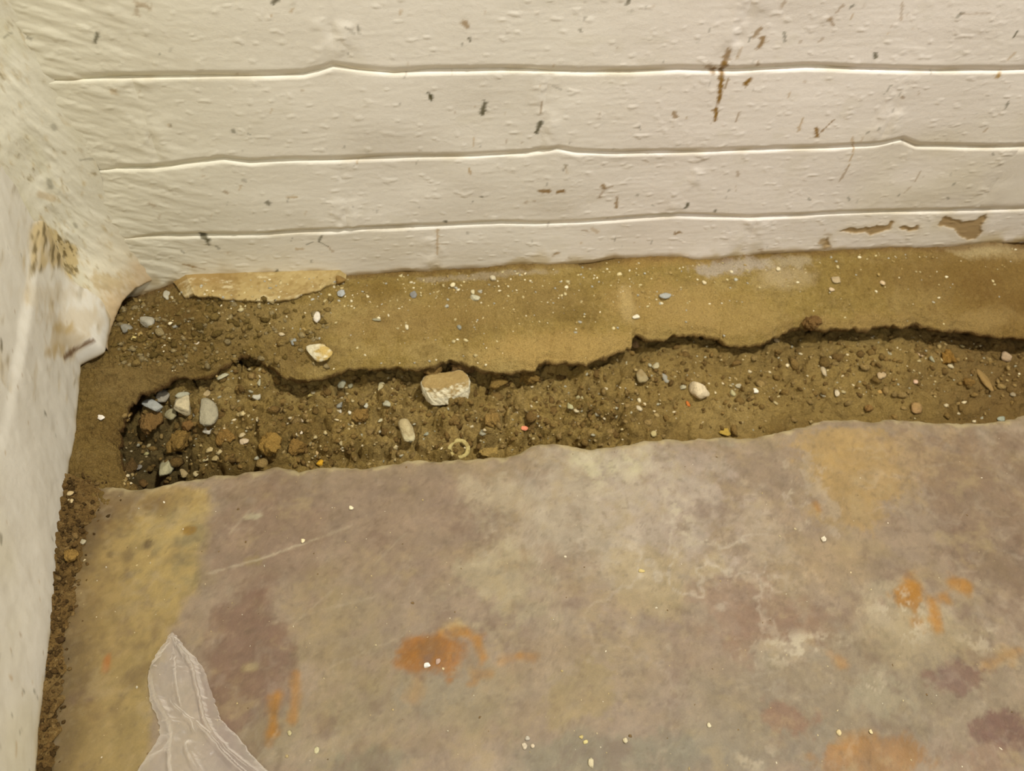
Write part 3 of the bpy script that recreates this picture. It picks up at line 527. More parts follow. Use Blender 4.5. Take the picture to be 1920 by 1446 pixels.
# cream render remnant at the foot of the wall
T_ = [(318,540),(360,531),(420,525),(520,517),(600,514),(640,519),(650,522)]; Bm = [(345,556),(375,562),(430,569),(490,572),(545,569),(600,551),(648,524)]
k = np.linspace(0, 6, 260); Tw = fpts(T_, .004); Tw[:, 1] = np.maximum(Tw[:, 1], .002); Bw = fpts(Bm, .001)
a_ = np.stack([np.interp(k, range(7), Tw[:, i]) for i in (0, 1)], -1); b_ = smooth(np.stack([np.interp(k, range(7), Bw[:, i]) for i in (0, 1)], -1), 12)
b_[:, 1] += .0012 * fbm(k * 5, k * 0, 450, 3); sv = np.linspace(0, 1, 40)[:, None]
Xm = a_[None, :, 0] * (1 - sv) + b_[None, :, 0] * sv; Ym = a_[None, :, 1] * (1 - sv) + b_[None, :, 1] * sv
env = np.interp(k, [0, .7, 5.2, 6], [0, 1, 1, .2])[None]
Zm_ = .009 - .002 * sv + .0008 * fbm(Xm * 60, Ym * 60, 451, 3) - (1 - env) * .008
Xm = np.vstack([Xm, Xm[-1:], Xm[-1:]]); Ym = np.vstack([Ym, Ym[-1:] + .0005, Ym[-1:] + .006]); Zm_ = np.vstack([Zm_, Zm_[-1:] - .0025, Zm_[-1:] - .010])
cm = soil_tone(Xm, Ym, 40, (166, 144, 92), (140, 112, 60), (182, 164, 118)); cm = mixc(cm, (140, 110, 58), sst(S2(470, 550)[0], S2(400, 550)[0], Xm) * sst(.8, .3, np.vstack([sv, [[1]], [[1]]]) + 0 * Xm) * .6)
cm = mixc(cm, (132, 106, 56), sst(.0, .7, fbm(Xm * 90, Ym * 120, 460, 5, .7)) * .7); cm = mixc(cm, (214, 202, 164), sst(.3, .9, fbm(Xm * 60 + 3, Ym * 160, 461, 5, .7)) * .6)
link('trim_2', gmesh('trim_2', Xm, Ym, Zm_, cm, M_PAINT, True), kind='structure', label='cream render remnant at the foot of the back wall')


# ================================================================== STONES AND CLODS
bpy.context.view_layer.update()
def bvh(names):
    vs_, fs = [], []; o = 0
    for n in names:
        ob = bpy.data.objects[n]; me = ob.data; k_ = len(me.vertices); co = np.empty(k_ * 3, np.float32); me.vertices.foreach_get('co', co)
        vs_.append(co.reshape(-1, 3)); fs += [tuple(o + v for v in p.vertices) for p in me.polygons]; o += k_
    return BVHTree.FromPolygons(np.vstack(vs_).tolist(), fs)
SURF = bvh(['soil_ledge', 'trench_soil', 'soil_strip', 'floor', 'trim_2'])
def hit(px, py):
    r = Vector(ray(px, py)).normalized(); return SURF.ray_cast(Vector(CAM), r)
ICO = {}
def ico(n):
    if n not in ICO:
        import bmesh
        bm = bmesh.new(); bmesh.ops.create_icosphere(bm, subdivisions=n, radius=1); bm.verts.ensure_lookup_table()
        ICO[n] = (np.array([v.co[:] for v in bm.verts]), np.array([[v.index for v in f.verts] for f in bm.faces])); bm.free()
    return ICO[n]
def rock(seed, sub=3, planes=11, sharp=14, noise=.06, flat=1.0):
    """angular pebble: smooth intersection of random planes"""
    r_ = np.random.default_rng(seed); v, f = ico(sub)
    n = r_.normal(size=(planes, 3)); n /= np.linalg.norm(n, axis=1)[:, None]; h = r_.uniform(.72, 1.0, planes)
    d = np.clip(v @ n.T, .05, None) / h
    rad = 1 / (np.sum(d ** sharp, 1) ** (1 / sharp)); rad = np.clip(rad, .5, 1.5)
    rad *= 1 + noise * fbm(v[:, 0] * 3 + v[:, 2] * 2 + seed, v[:, 1] * 3 - v[:, 2] * 2.3, seed % 97, 4)
    co = v * rad[:, None]; co /= np.abs(co).max(0)
    return co, f
def stone(name, px, py, w, h, ang, color, label, cat, seed, thick=.55, sink=.25, group=None, kind='rock', dirt=0.0, dirtcol=(140, 112, 62), tilt=0, color2=None):
    loc, nrm, _i, dist = hit(px, py)
    if loc is None: return None
    zc = -((np.array(loc) - CAM) @ R3)[2]; m = zc / F
    fore = .80                                   # vertical size on a roughly level bed, seen at about 53 degrees
    a_, b_ = w * m / 2, h * m / 2 / fore
    t_ = min(a_, b_) * thick
    sub = 4 if w > 34 else 3 if w > 13 else 2
    co, f = rock(seed, sub, 9 if kind == 'rock' else 12, 16 if kind == 'rock' else 8, .05 if kind == 'rock' else .30)
    co = co * np.array([a_, b_, t_])
    tl = math.radians(tilt); R_ = np.array([[1, 0, 0], [0, math.cos(tl), -math.sin(tl)], [0, math.sin(tl), math.cos(tl)]])
    co = co @ R_.T
    an = math.radians(ang); ca, sa = math.cos(an), math.sin(an); co = co @ np.array([[ca, -sa, 0], [sa, ca, 0], [0, 0, 1]]).T
    color = tuple(min(255, q * k_) for q, k_ in zip(color, (1.08, 1.075, 1.05))) if kind == 'clod' else color; c = np.zeros((len(co), 3)) + lin(color); nn = fbm(co[:, 0] * 300 + seed, co[:, 1] * 300 + co[:, 2] * 250, 500, 3)
    c = mixc(c, tuple(int(q * .8) for q in color), sst(0, .9, nn) * .5)
    if color2: c = mixc(c, color2, sst(-.1, .4, co[:, 0] / a_ * .7 + .5 * nn))
    if dirt: c = mixc(c, dirtcol, sst(.0, .35, co[:, 2] / t_ * .6 + co[:, 1] / b_ * .8 + .4 * nn) * dirt)
    me = mesh_from(name, co, None, c, M_STONE if kind == 'rock' else M_SOIL, f)
    if kind == 'rock' and sub >= 3: pass
    o = link(name, me); o.location = Vector(loc) + Vector((0, 0, t_ * (1 - 2 * sink)))
    o['label'] = label; o['category'] = cat
    if group: o['group'] = group
    return o
TAN, PALE, CREAM, GREY, BLUE, WHITE = (186,166,116), (204,194,158), (214,200,160), (160,156,138), (156,160,152), (236,226,200)
G1 = 'gravel pebbles in the hollow at the trench end'; G2 = 'pebbles lying in the trench'; G3 = 'pebbles on the upper soil ledge'; G4 = 'clods of soil in the trench'
STONES = [
 # name, px, py, w, h, angle, colour, label, group, extras
 ('stone',597,665,60,34,-28,(216,206,172),'cream pointed stone flake with an ochre corner, lying on the ledge slope','stone',G3,dict(thick=.6,color2=(188,160,92),seed=5,sink=.1)),
 ('stone',1309,740,32,36,30,(212,194,156),'rounded cream pebble with a dark shadow beside it, beside a tiny orange chip','stone',G2,dict(thick=.9,sink=.1)),
 ('stone',766,816,30,50,22,(194,182,140),'long tan and pale stone standing out near the slab edge, below the big rock','stone',G2,dict(thick=.8,sink=.05,dirt=.4,seed=41)),
 ('pebble',596,598,17,22,10,(222,212,190),'small white oval pebble on the ledge above the cream flake','pebble',G3,dict(sink=.1)),
 ('pebble',389,778,42,52,15,(160,152,124),'flat grey round-cornered pebble, largest of the gravel heap','pebble',G1,dict(thick=.5,sink=.1,seed=77)),
 ('pebble',306,748,30,26,0,(158,150,130),'grey squarish pebble at the back of the gravel heap','pebble',G1,dict(thick=.7,sink=.1)),
 ('pebble',291,767,44,20,-12,(168,168,156),'bluish white oblong pebble at the near side of the gravel heap','pebble',G1,dict(thick=.8,sink=.0)),
 ('pebble',346,770,42,34,-24,(190,176,138),'cream angular pebble with a bright ridge in the middle of the gravel heap','pebble',G1,dict(thick=.9,sink=.0,seed=8)),
 ('pebble',322,779,26,22,40,(160,150,112),'olive grey pebble tucked against the ridged cream pebble','pebble',G1,dict(thick=.7)),
 ('pebble',341,742,30,12,8,(176,172,144),'slim pale pebble at the top of the gravel heap','pebble',G1,dict(thick=.8)),
 ('pebble',387,741,18,18,0,(184,162,116),'small tan pebble above the largest flat grey pebble','pebble',G1,{}),
 ('pebble',366,778,12,16,0,(176,172,150),'tiny pale pebble wedged between the ridged and the flat grey pebble','pebble',G1,{}),
 ('pebble',388,808,18,13,-15,(178,172,152),'small pale pebble touching the foot of the flat grey pebble','pebble',G1,{}),
 ('pebble',318,879,36,42,-30,(170,162,124),'pale greenish half-buried pebble beside the slab edge in the hollow','pebble',G1,dict(thick=.7,sink=.15)),
 ('pebble',345,888,18,18,0,(162,142,98),'tan pebble right of the pale greenish one, by the slab edge','pebble',G1,{}),
 ('pebble',275,851,12,8,-30,(176,164,110),'tiny yellowish pebble in the dark of the hollow','pebble',G1,{}),
 ('pebble',262,877,14,11,0,(140,132,116),'small dull pebble at the very bottom left of the hollow','pebble',G1,{}),
 ('pebble',394,845,16,10,20,(180,160,110),'uppermost of three little tan pebbles near the slab edge','pebble',G2,{}),
 ('pebble',404,861,18,12,-10,(170,150,100),'roundest of three little tan pebbles near the slab edge','pebble',G2,{}),
 ('pebble',385,862,14,8,25,(180,166,120),'thinnest of three little tan pebbles near the slab edge','pebble',G2,{}),
 ('pebble',367,890,16,10,40,(168,152,110),'oblong tan pebble touching the broken slab edge','pebble',G2,{}),
 ('pebble',275,604,30,30,20,(164,158,138),'light grey pebble stuck in the ledge at the corner of the walls','pebble',G3,dict(thick=.5,seed=6)),
 ('pebble',238,618,24,18,0,(138,134,118),'dull grey pebble next to the flaked render in the corner','pebble',G3,dict(thick=.5)),
 ('pebble',250,634,13,9,0,(196,176,110),'tiny yellow pebble under the dull grey corner pebble','pebble',G3,{}),
 ('pebble',329,612,13,12,0,(150,148,134),'small bluish grey pebble on the ledge right of the corner pebbles','pebble',G3,{}),
 ('pebble',313,556,14,22,10,(180,174,150),'pale mortar pebble at the wall foot above the corner pebbles','pebble',G3,dict(thick=.5)),
 ('pebble',369,645,10,9,0,(216,200,168),'tiny white pebble alone on the left ledge slope','pebble',G3,{}),
 ('pebble',550,642,13,17,0,(146,148,138),'blue-grey pebble just left of the cream flake','pebble',G3,{}),
 ('pebble',529,628,12,8,0,(196,178,140),'tiny cream pebble on the ledge above the blue-grey one','pebble',G3,{}),
 ('pebble',189,784,17,9,-35,(232,222,204),'bright white chip on the bare soil by the left wall','pebble',None,dict(thick=.5)),
 ('pebble',481,746,16,14,-30,(186,180,156),'pale wedge-shaped pebble under the dark ledge lip','pebble',G2,{}),
 ('pebble',486,716,9,18,10,(166,160,130),'thin upright pale sliver above the wedge-shaped pebble','pebble',G2,{}),
 ('pebble',416,707,28,9,22,(180,174,140),'long thin pale flake lying under the lip at the left','pebble',G2,{}),
 ('pebble',458,829,17,13,-15,(196,176,142),'cream pebble in the trench, lower of a touching pair','pebble',G2,{}),
 ('pebble',454,817,14,8,10,(190,172,130),'cream pebble in the trench, upper of a touching pair','pebble',G2,{}),
 ('pebble',451,777,15,9,5,(160,140,90),'small tan pebble right of the gravel heap','pebble',G2,{}),
 ('pebble',565,812,9,7,0,(226,210,180),'tiny white grain right of a curved crack in the trench soil','pebble',G2,{}),
 ('pebble',566,789,9,8,0,(198,176,140),'tiny cream grain above another white grain in the trench','pebble',G2,{}),
 ('pebble',639,721,20,20,0,(158,154,126),'grey-green pebble in the shadow of the lip, left of the big rock','pebble',G2,{}),
 ('pebble',657,724,12,14,0,(150,144,112),'small grey pebble touching the grey-green one','pebble',G2,{}),
 ('pebble',715,727,14,24,0,(178,166,124),'upright pointed tan shard left of the big rock','pebble',G2,{}),
 ('pebble',687,761,12,12,0,(184,180,156),'round pale pebble below the pointed tan shard','pebble',G2,{}),
 ('pebble',726,758,19,13,-10,(172,168,140),'pale grey flattish pebble left of the big rock','pebble',G2,{}),
 ('pebble',641,761,20,11,10,(144,142,128),'bluish grey flattish pebble between two white grains and the lip','pebble',G2,{}),
 ('pebble',639,772,8,7,0,(214,206,182),'first of two tiny white grains below the bluish grey pebble','pebble',G2,{}),
 ('pebble',655,774,8,8,0,(206,200,176),'second of two tiny white grains below the bluish grey pebble','pebble',G2,{}),
 ('pebble',716,788,22,6,38,(192,184,146),'straw-thin pale shard slanting in the trench','pebble',G2,{}),
 ('pebble',798,815,12,8,0,(150,150,126),'small greenish grey pebble right of the long tan stone','pebble',G2,{}),
 ('pebble',584,741,16,6,35,(178,160,96),'thin yellowish shard below the lip, left of the grey-green pebble','pebble',G2,{}),
 ('chip',603,868,20,13,0,(214,164,44),'bright yellow chip lying against the slab edge','chip',None,dict(thick=.6)),
 ('pebble',594,849,11,14,0,(190,160,106),'tan pebble just behind the bright yellow chip','pebble',G2,{}),
 ('chip',982,804,17,10,-5,(224,140,104),'small pink and orange chip in the trench','chip',None,dict(thick=.6)),
 ('chip',1290,758,8,11,0,(196,112,44),'tiny orange chip beside the rounded cream pebble','chip',None,{}),
 ('chip',1361,812,28,17,-30,(178,148,62),'dull yellow flake in front of the slab edge','chip',None,dict(thick=.3)),
 ('pebble',640,552,15,15,0,(176,178,172),'bluish white pebble on the ledge beside the end of the cream render','pebble',G3,{}),
 ('pebble',637,528,24,20,0,(136,106,50),'round brown pebble wedged under the wall at the render end','pebble',G3,dict(dirt=.5)),
 ('pebble',890,560,20,14,-35,(190,184,152),'pale pebble with a pointed tip on the ledge below the wall','pebble',G3,{}),
 ('pebble',887,549,9,12,0,(204,192,150),'tiny cream pebble at the tip of the pale pointed one','pebble',G3,{}),
 ('pebble',849,536,11,10,0,(230,216,170),'bright cream grain on the ledge close to the wall','pebble',G3,{}),
 ('pebble',775,553,14,17,0,(136,134,128),'blue-grey pebble on the ledge left of the bright cream grain','pebble',G3,{}),
 ('pebble',925,522,14,11,0,(196,184,152),'cream pebble right under the wall paint','pebble',G3,{}),
 ('pebble',707,600,18,7,0,(148,142,112),'thin greyish pebble in the middle of the ledge','pebble',G3,{}),
 ('pebble',763,614,7,14,0,(216,204,166),'upright white grain in the middle of the ledge','pebble',G3,{}),
 ('pebble',862,615,11,12,0,(142,142,126),'small blue-grey pebble low on the ledge above the big rock','pebble',G3,{}),
 ('pebble',1247,555,25,13,16,(160,160,150),'flat blue-grey pebble on the right half of the ledge','pebble',G3,dict(thick=.4)),
 ('pebble',1193,595,17,8,0,(228,218,190),'bright white chip low on the ledge','pebble',G3,{}),
 ('pebble',1320,530,9,9,0,(216,200,160),'cream grain below the grey mortar smear','pebble',G3,{}),
 ('pebble',1193,648,18,17,0,(150,120,78),'brown knob of grit in the gap under the lip','pebble',G2,{}),
 ('pebble',1229,688,18,13,10,(176,164,126),'pale pebble on the mound right of the lip gap','pebble',G2,{}),
 ('pebble',1247,710,14,20,0,(150,146,130),'grey pebble in the trench below the pale mound pebble','pebble',G2,{}),
 ('pebble',1201,706,28,26,0,(154,138,98),'dull tan-grey pebble left of the grey one','pebble',G2,dict(thick=.5,dirt=.4)),
 ('pebble',1281,726,16,9,30,(166,158,126),'pale sliver above the rounded cream pebble','pebble',G2,{}),
 ('pebble',1198,767,13,11,0,(196,182,148),'cream pebble in the smooth soil near the slab','pebble',G2,{}),
 ('pebble',1198,751,8,9,0,(220,206,166),'tiny cream grain behind the cream pebble near the slab','pebble',G2,{}),
 ('pebble',1068,763,15,14,0,(174,168,124),'pale olive pebble in the middle of the trench','pebble',G2,{}),
 ('pebble',1086,746,17,10,5,(160,150,108),'flat olive pebble behind the pale olive one','pebble',G2,{}),
 ('pebble',1225,815,13,12,0,(184,168,116),'cream pebble against the slab edge at its bend','pebble',G2,{}),
 ('pebble',1386,724,20,11,-30,(172,162,132),'grey oblong pebble right of the rounded cream one','pebble',G2,{}),
 ('pebble',1373,739,13,14,0,(176,166,120),'small tan pebble just below the grey oblong one','pebble',G2,{}),
 ('pebble',1416,735,12,12,0,(234,226,204),'bright white round grain on the right of the trench','pebble',G2,dict(thick=.8)),
 ('pebble',1456,640,11,13,0,(206,180,130),'cream pebble on top of the mound just below the lip','pebble',G2,{}),
 ('pebble',1543,695,11,24,-8,(186,168,132),'tall narrow cream pebble in the right part of the trench','pebble',G2,{}),
 ('pebble',1569,739,11,17,-15,(196,180,148),'narrow pale pebble nearer the slab, below the tall narrow cream one','pebble',G2,{}),
 ('pebble',1653,705,23,12,12,(176,152,112),'tan oblong pebble in the right part of the trench','pebble',G2,{}),
 ('pebble',1649,735,10,9,0,(170,136,74),'little ochre pebble below the tan oblong one','pebble',G2,{}),
 ('pebble',1717,717,12,10,0,(206,172,142),'pinkish pebble in the far right of the trench','pebble',G2,{}),
 ('pebble',1724,666,10,11,20,(190,164,126),'cream grain under the lip at the far right','pebble',G2,{}),
 ('pebble',1747,674,9,14,10,(150,146,116),'small grey-green pebble under the lip at the far right','pebble',G2,{}),
 ('pebble',1717,766,24,20,0,(156,124,78),'rounded brown stone near the slab edge at the right','stone',G2,dict(dirt=.5)),
 ('pebble',1846,716,24,46,6,(144,116,66),'tall brown stone in the far right of the trench','stone',G2,dict(dirt=.6,thick=.6)),
 ('pebble',1886,671,22,17,0,(176,150,116),'dull pink pebble at the far right under the lip','pebble',G2,{}),
 ('pebble',1898,741,12,9,40,(146,132,102),'small grey-brown pebble under the dull pink pebble, nearer the slab','pebble',G2,{}),
 ('pebble',1566,526,20,15,-20,(170,150,112),'tan flat pebble high on the right ledge','pebble',G3,dict(thick=.4)),
 ('pebble',1559,544,11,9,0,(200,178,142),'cream grain below the tan flat pebble on the right ledge','pebble',G3,{}),
 ('pebble',1653,531,11,11,0,(204,180,140),'cream grain alone on the right ledge','pebble',G3,{}),
 ('pebble',1459,505,10,9,0,(220,206,168),'cream grain beside the mortar smears on the right ledge','pebble',G3,{}),
 ('pebble',1878,787,20,10,10,(150,154,134),'greenish chip sitting on the slab edge at the right','pebble',None,dict(thick=.4)),
 ('plaster_crumb',800,1248,15,9,0,(240,236,224),'white plaster crumb on the large rust stain','crumb',None,{}),
 ('plaster_crumb',821,1241,11,9,0,(176,150,132),'dull pink crumb beside the white one on the large rust stain','crumb',None,{}),
 ('plaster_crumb',659,953,9,9,0,(226,214,178),'cream crumb on the mauve slab near its broken edge','crumb',None,{}),
 ('plaster_crumb',568,1015,9,9,0,(224,208,166),'cream crumb on the long scratch in the slab','crumb',None,{}),
 ('plaster_crumb',1543,1012,13,11,-20,(218,206,180),'cream crumb at the foot of the ochre patch','crumb',None,{}),
 ('plaster_crumb',1109,1431,14,17,0,(196,184,150),'largest pale crumb on the grey part of the slab','crumb',None,{}),
 ('plaster_crumb',984,1399,12,11,20,(204,190,164),'pale crumb, leftmost of a scattered row on the grey slab','crumb',None,{}),
 ('plaster_crumb',999,1399,9,7,0,(200,184,156),'tiny crumb right beside the leftmost of the scattered row','crumb',None,{}),
 ('plaster_crumb',989,1384,12,8,10,(176,168,150),'greyish crumb behind the leftmost crumb pair','crumb',None,{}),
 ('plaster_crumb',1090,1383,10,7,-20,(200,182,120),'yellowish crumb in the middle of the scattered row','crumb',None,{}),
 ('plaster_crumb',1098,1392,10,7,0,(204,190,130),'second yellowish crumb, just below the first','crumb',None,{}),
 ('plaster_crumb',1173,1389,11,9,0,(196,184,150),'pale crumb, rightmost of the scattered row','crumb',None,{}),
 ('plaster_crumb',1330,1361,9,10,0,(206,196,162),'pale round crumb on the bare grey area of the slab','crumb',None,{}),
 ('plaster_crumb',1573,1374,12,9,10,(204,186,140),'cream oblong crumb near the orange-brown patch','crumb',None,{}),
 ('plaster_crumb',1632,1372,8,8,0,(212,196,150),'tiny cream crumb right of the oblong one','crumb',None,{}),
 ('plaster_crumb',595,1407,12,12,0,(206,198,156),'pale round crumb between the bag and the slab middle','crumb',None,{}),
 ('plaster_crumb',543,1375,9,9,0,(192,180,134),'pale crumb beside the brown rust streak','crumb',None,{}),
 ('plaster_crumb',1204,1071,15,8,0,(196,176,116),'flat yellowish crumb in the centre of the slab','crumb',None,dict(thick=.3)),
 ('plaster_crumb',133,926,13,10,0,(186,164,118),'cream pebble in the soil strip, upper of a pair beside the left wall','pebble',None,{}),
 ('plaster_crumb',132,940,14,10,0,(190,170,124),'cream pebble in the soil strip, lower of a pair beside the left wall','pebble',None,{}),
 ('plaster_crumb',155,1016,14,10,-20,(166,156,126),'greyish pebble in the soil strip by the left wall','pebble',None,{}),
 # clods
 ('soil_clod',284,803,50,46,0,(134,104,60),'round brown clod in the dark hollow left of the gravel','clod',G4,dict(kind='clod',thick=.85,sink=.0)),
 ('soil_clod',342,838,50,50,0,(140,112,60),'largest round brown clod in front of the gravel heap','clod',G4,dict(kind='clod',thick=.9,sink=.05)),
 ('soil_clod',358,802,30,22,10,(136,104,60),'brown clod leaning on the flat grey pebble','clod',G4,dict(kind='clod',thick=.8,sink=.05)),
 ('soil_clod',248,880,36,30,0,(112,88,52),'dark clod at the bottom left of the hollow','clod',G4,dict(kind='clod',thick=.8)),
 ('soil_clod',266,908,30,20,0,(124,96,56),'dark clod against the slab at the hollow','clod',G4,dict(kind='clod',thick=.8)),
 ('soil_clod',510,842,48,50,15,(150,120,62),'broad tan clod with a deep crack round its foot','clod',G4,dict(kind='clod',thick=.7,sink=.05)),
 ('soil_clod',556,840,40,30,0,(142,112,60),'clod right of the broad tan one','clod',G4,dict(kind='clod',thick=.7)),
 ('soil_clod',420,820,50,34,-20,(138,108,58),'long clod between the flat grey pebble and the cream pair','clod',G4,dict(kind='clod',thick=.5)),
 ('soil_clod',674,780,40,26,20,(138,110,60),'angular clod left of the slanting shard','clod',G4,dict(kind='clod',thick=.7)),
 ('soil_clod',868,697,56,16,-14,(120,94,58),'flat clod jammed in the gap above the big rock','clod',G4,dict(kind='clod',thick=.9,sink=-.2)),
 ('soil_clod',815,704,44,24,0,(136,108,62),'soil lump resting just behind the big rock','clod',G4,dict(kind='clod',thick=.9,sink=-.1)),
 ('soil_clod',935,718,38,30,0,(140,114,62),'clod to the right of the big rock, nearest the lip','clod',G4,dict(kind='clod',thick=.8)),
 ('soil_clod',990,712,48,26,10,(140,112,60),'wide clod under the lip right of the big rock','clod',G4,dict(kind='clod',thick=.8)),
 ('soil_clod',925,790,36,26,0,(148,120,68),'pale brown clod in the middle of the trench','clod',G4,dict(kind='clod',thick=.7)),
 ('soil_clod',1517,616,40,26,0,(118,90,52),'clod stuck in the dark gap under the right lip','clod',G4,dict(kind='clod',thick=.9,sink=-.2)),
 ('soil_clod',1775,673,36,32,0,(142,108,52),'ochre brown clod under the lip at the far right','clod',G4,dict(kind='clod',thick=.8)),
 ('soil_clod',1815,721,24,20,0,(138,108,58),'small clod left of the tall brown stone','clod',G4,dict(kind='clod',thick=.8)),
 ('soil_clod',1628,769,20,16,0,(146,114,66),'small clod near the slab edge at the right','clod',G4,dict(kind='clod',thick=.8)),
 ('soil_clod',136,1046,36,22,-10,(146,116,62),'brown clod with a dark shadow in the soil strip beside the left wall','clod',None,dict(kind='clod',thick=.9,sink=.0)),
 ('soil_clod',112,1200,24,14,0,(84,64,38),'dark lump standing in for a small dark hole at the foot of the left wall','clod',None,dict(kind='clod',thick=.8)),  # stands in for a dark hole, its darkness given as colour
 ('soil_clod',917,849,40,16,0,(164,138,80),'flat tan clod lying against the slab beside the pale ring','clod',G4,dict(kind='clod',thick=.4)),
]
for i, (nm, px, py, w, h, an, colr, lab, cat, grp, ex) in enumerate(STONES):
    ex = dict(ex); ex.setdefault('seed', 100 + i)
    stone(nm, px, py, w, h, an, colr, lab, cat, group=grp, **ex)
def big_rock():
    import bmesh
    loc, *_ = hit(838, 742); m = -((np.array(loc) - CAM) @ R3)[2] / F
    P = [(-42,-10,-6),(-30,-26,-6),(8,-30,-6),(36,-20,-6),(46,2,-6),(32,26,-6),(-32,28,-6),(-46,8,-6),(-47,2,20),(-34,-20,12),(6,-25,16),(40,-13,22),(47,3,24),
         (-45,4,30),(-24,-8,33),(4,-10,35),(26,-2,38),(43,8,35),(34,32,36),(-36,34,33),(-46,18,32)]
    bm = bmesh.new(); [bm.verts.new(p_) for p_ in P]; h_ = bmesh.ops.convex_hull(bm, input=bm.verts)
    bmesh.ops.delete(bm, geom=[g for g in h_['geom_interior'] if isinstance(g, bmesh.types.BMVert)], context='VERTS')
    for _ in range(4):
        bmesh.ops.subdivide_edges(bm, edges=bm.edges, cuts=1, use_grid_fill=True)
    for _ in range(7): bmesh.ops.smooth_vert(bm, verts=bm.verts, factor=.5, use_axis_x=True, use_axis_y=True, use_axis_z=True)
    bmesh.ops.triangulate(bm, faces=bm.faces); bm.normal_update(); bm.verts.ensure_lookup_table(); bm.verts.index_update()
    v = np.array([q_.co[:] for q_ in bm.verts]); nz = np.array([q_.normal[:] for q_ in bm.verts]); f = np.array([[q_.index for q_ in t_.verts] for t_ in bm.faces]); bm.free()
    n_ = fbm(v[:, 0] * .07 + v[:, 2] * .06, v[:, 1] * .07 - v[:, 2] * .05, 700, 5, .6); v = v + nz * (n_ * 2.6)[:, None]
    n2_ = fbm(v[:, 0] * .16, v[:, 2] * .2 + v[:, 1] * .1, 701, 4)
    c = np.zeros((len(v), 3)) + lin((216, 206, 172)); c = mixc(c, (176, 168, 140), sst(0, .8, n2_) * .7); c = mixc(c, (150, 124, 70), sst(.45, .75, nz[:, 2] + .18 * n2_) * .95)
    c = mixc(c, (190, 168, 112), sst(.2, .8, n_) * .35)
    me = mesh_from('rock', v * m * np.array([.98, .92, .84]), None, c, M_STONE, f); o = link('rock', me); o.location = Vector(loc) + Vector((0, 0, .0032)); o.rotation_euler = (-.12, .0, .10)
    o['label'] = 'largest rock, pale and angular with a soil-brown top, under the overhanging ledge'; o['category'] = 'rock'
big_rock()
# pale ring (worn, shell-like) against the slab edge
def ring():
    loc, *_ = hit(860, 846); m = -((np.array(loc) - CAM) @ R3)[2] / F
    n, k_ = 72, 14; th = np.linspace(0, 2 * np.pi, n, endpoint=False); ph = np.linspace(0, 2 * np.pi, k_, endpoint=False)
    T, P = np.meshgrid(th, ph, indexing='ij'); Rr = 15.5 * m; r_ = 3.4 * m * (1 + .25 * fbm(T * 2, P * 0, 9, 2))
    x = (Rr + r_ * np.cos(P)) * np.cos(T) * 1.12; y = (Rr + r_ * np.cos(P)) * np.sin(T) * 1.08; z = r_ * np.sin(P) * .8 + .0006 * np.sin(T * 2)
    i = np.arange(n * k_).reshape(n, k_); q_ = np.stack([i, np.roll(i, -1, 0), np.roll(np.roll(i, -1, 0), -1, 1), np.roll(i, -1, 1)], -1).reshape(-1, 4)
    c = np.zeros((n * k_, 3)) + lin((180, 164, 104)); c = mixc(c, (150, 130, 74), sst(0, .8, fbm(x.ravel() * 400, y.ravel() * 400, 3, 2)) * .7)
    o = link('ring', mesh_from('ring', np.stack([x, y, z], -1).reshape(-1, 3), q_, c, M_STONE)); o.location = Vector(loc) + Vector((0, 0, .0034))
    o.rotation_euler = (.18, 0, .3); o['label'] = 'pale yellowish ring, worn and soil-filled, lying against the slab edge'; o['category'] = 'ring'
ring()

# ------------------------------------------------------------------ uncountable crumbs and grit
def scatter(name, label, pts, sizes, cols, mat, seed, flat=.6):
    r_ = np.random.default_rng(seed); v0, f0 = ico(1)
    CO, FC, CL = [], [], []; o = 0; libs = [rock(seed + j, 1, 6, 20, .35)[0] for j in range(12)]
    for (p, s_, c_) in zip(pts, sizes, cols):
        v = libs[r_.integers(12)] * s_ * r_.uniform(.5, 1.3, 3) * np.array([1, 1, flat]); a = r_.uniform(0, 6.28)
        v = v @ np.array([[math.cos(a), -math.sin(a), 0], [math.sin(a), math.cos(a), 0], [0, 0, 1]]).T + p + np.array([0, 0, s_ * flat * .05])
        CO.append(v); FC.append(f0 + o); o += len(v); CL.append(np.tile(lin(c_) * r_.uniform(.8, 1.15), (len(v), 1)))
    o_ = link(name, mesh_from(name, np.vstack(CO), None, np.vstack(CL), mat, np.vstack(FC)), kind='stuff', label=label, category=name.split('_')[-1])
    return o_
DOWN = Vector((0, 0, -1))
def drop(x, y):
    r = SURF.ray_cast(Vector((x, y, .2)), DOWN); return None if r[0] is None else np.array(r[0])
def gather(n, gen, seed):
    r_ = random.Random(seed); out = []
    while len(out) < n:
        px, py, keep = gen(r_)
        if not keep: continue
        h_ = hit(px, py)
        if h_[0] is not None: out.append(np.array(h_[0]))
    return out
lx = [p[0] for p in LIP[2:58]][::-1]; ly = [p[1] for p in LIP[2:58]][::-1]
exx = [p[0] for p in EDGE]; eyy = [p[1] for p in EDGE]; bxx = [p[0] for p in BOT]; byy = [p[1] for p in BOT]
def gen_ledge(r_):
    px = r_.uniform(235, 1915); t = np.interp(px, bxx, byy); b = np.interp(px, lx, ly) if px > 290 else 690
    q_ = min(1, abs(r_.gauss(0, .42))); k_ = math.exp(-((px - 760) / 420) ** 2) + .25
    return px, t + 4 + (b - t - 8) * q_, r_.random() < k_
def gen_trench(r_):
    px = r_.uniform(232, 1915); t = np.interp(px, lx, ly) + 22 if px > 290 else 770; b = np.interp(px, exx, eyy)
    py = r_.uniform(t, b - 2); return px, py, r_.random() < (1.0 if px < 1250 or py < b - 45 else .25)
R_ = random.Random(5)
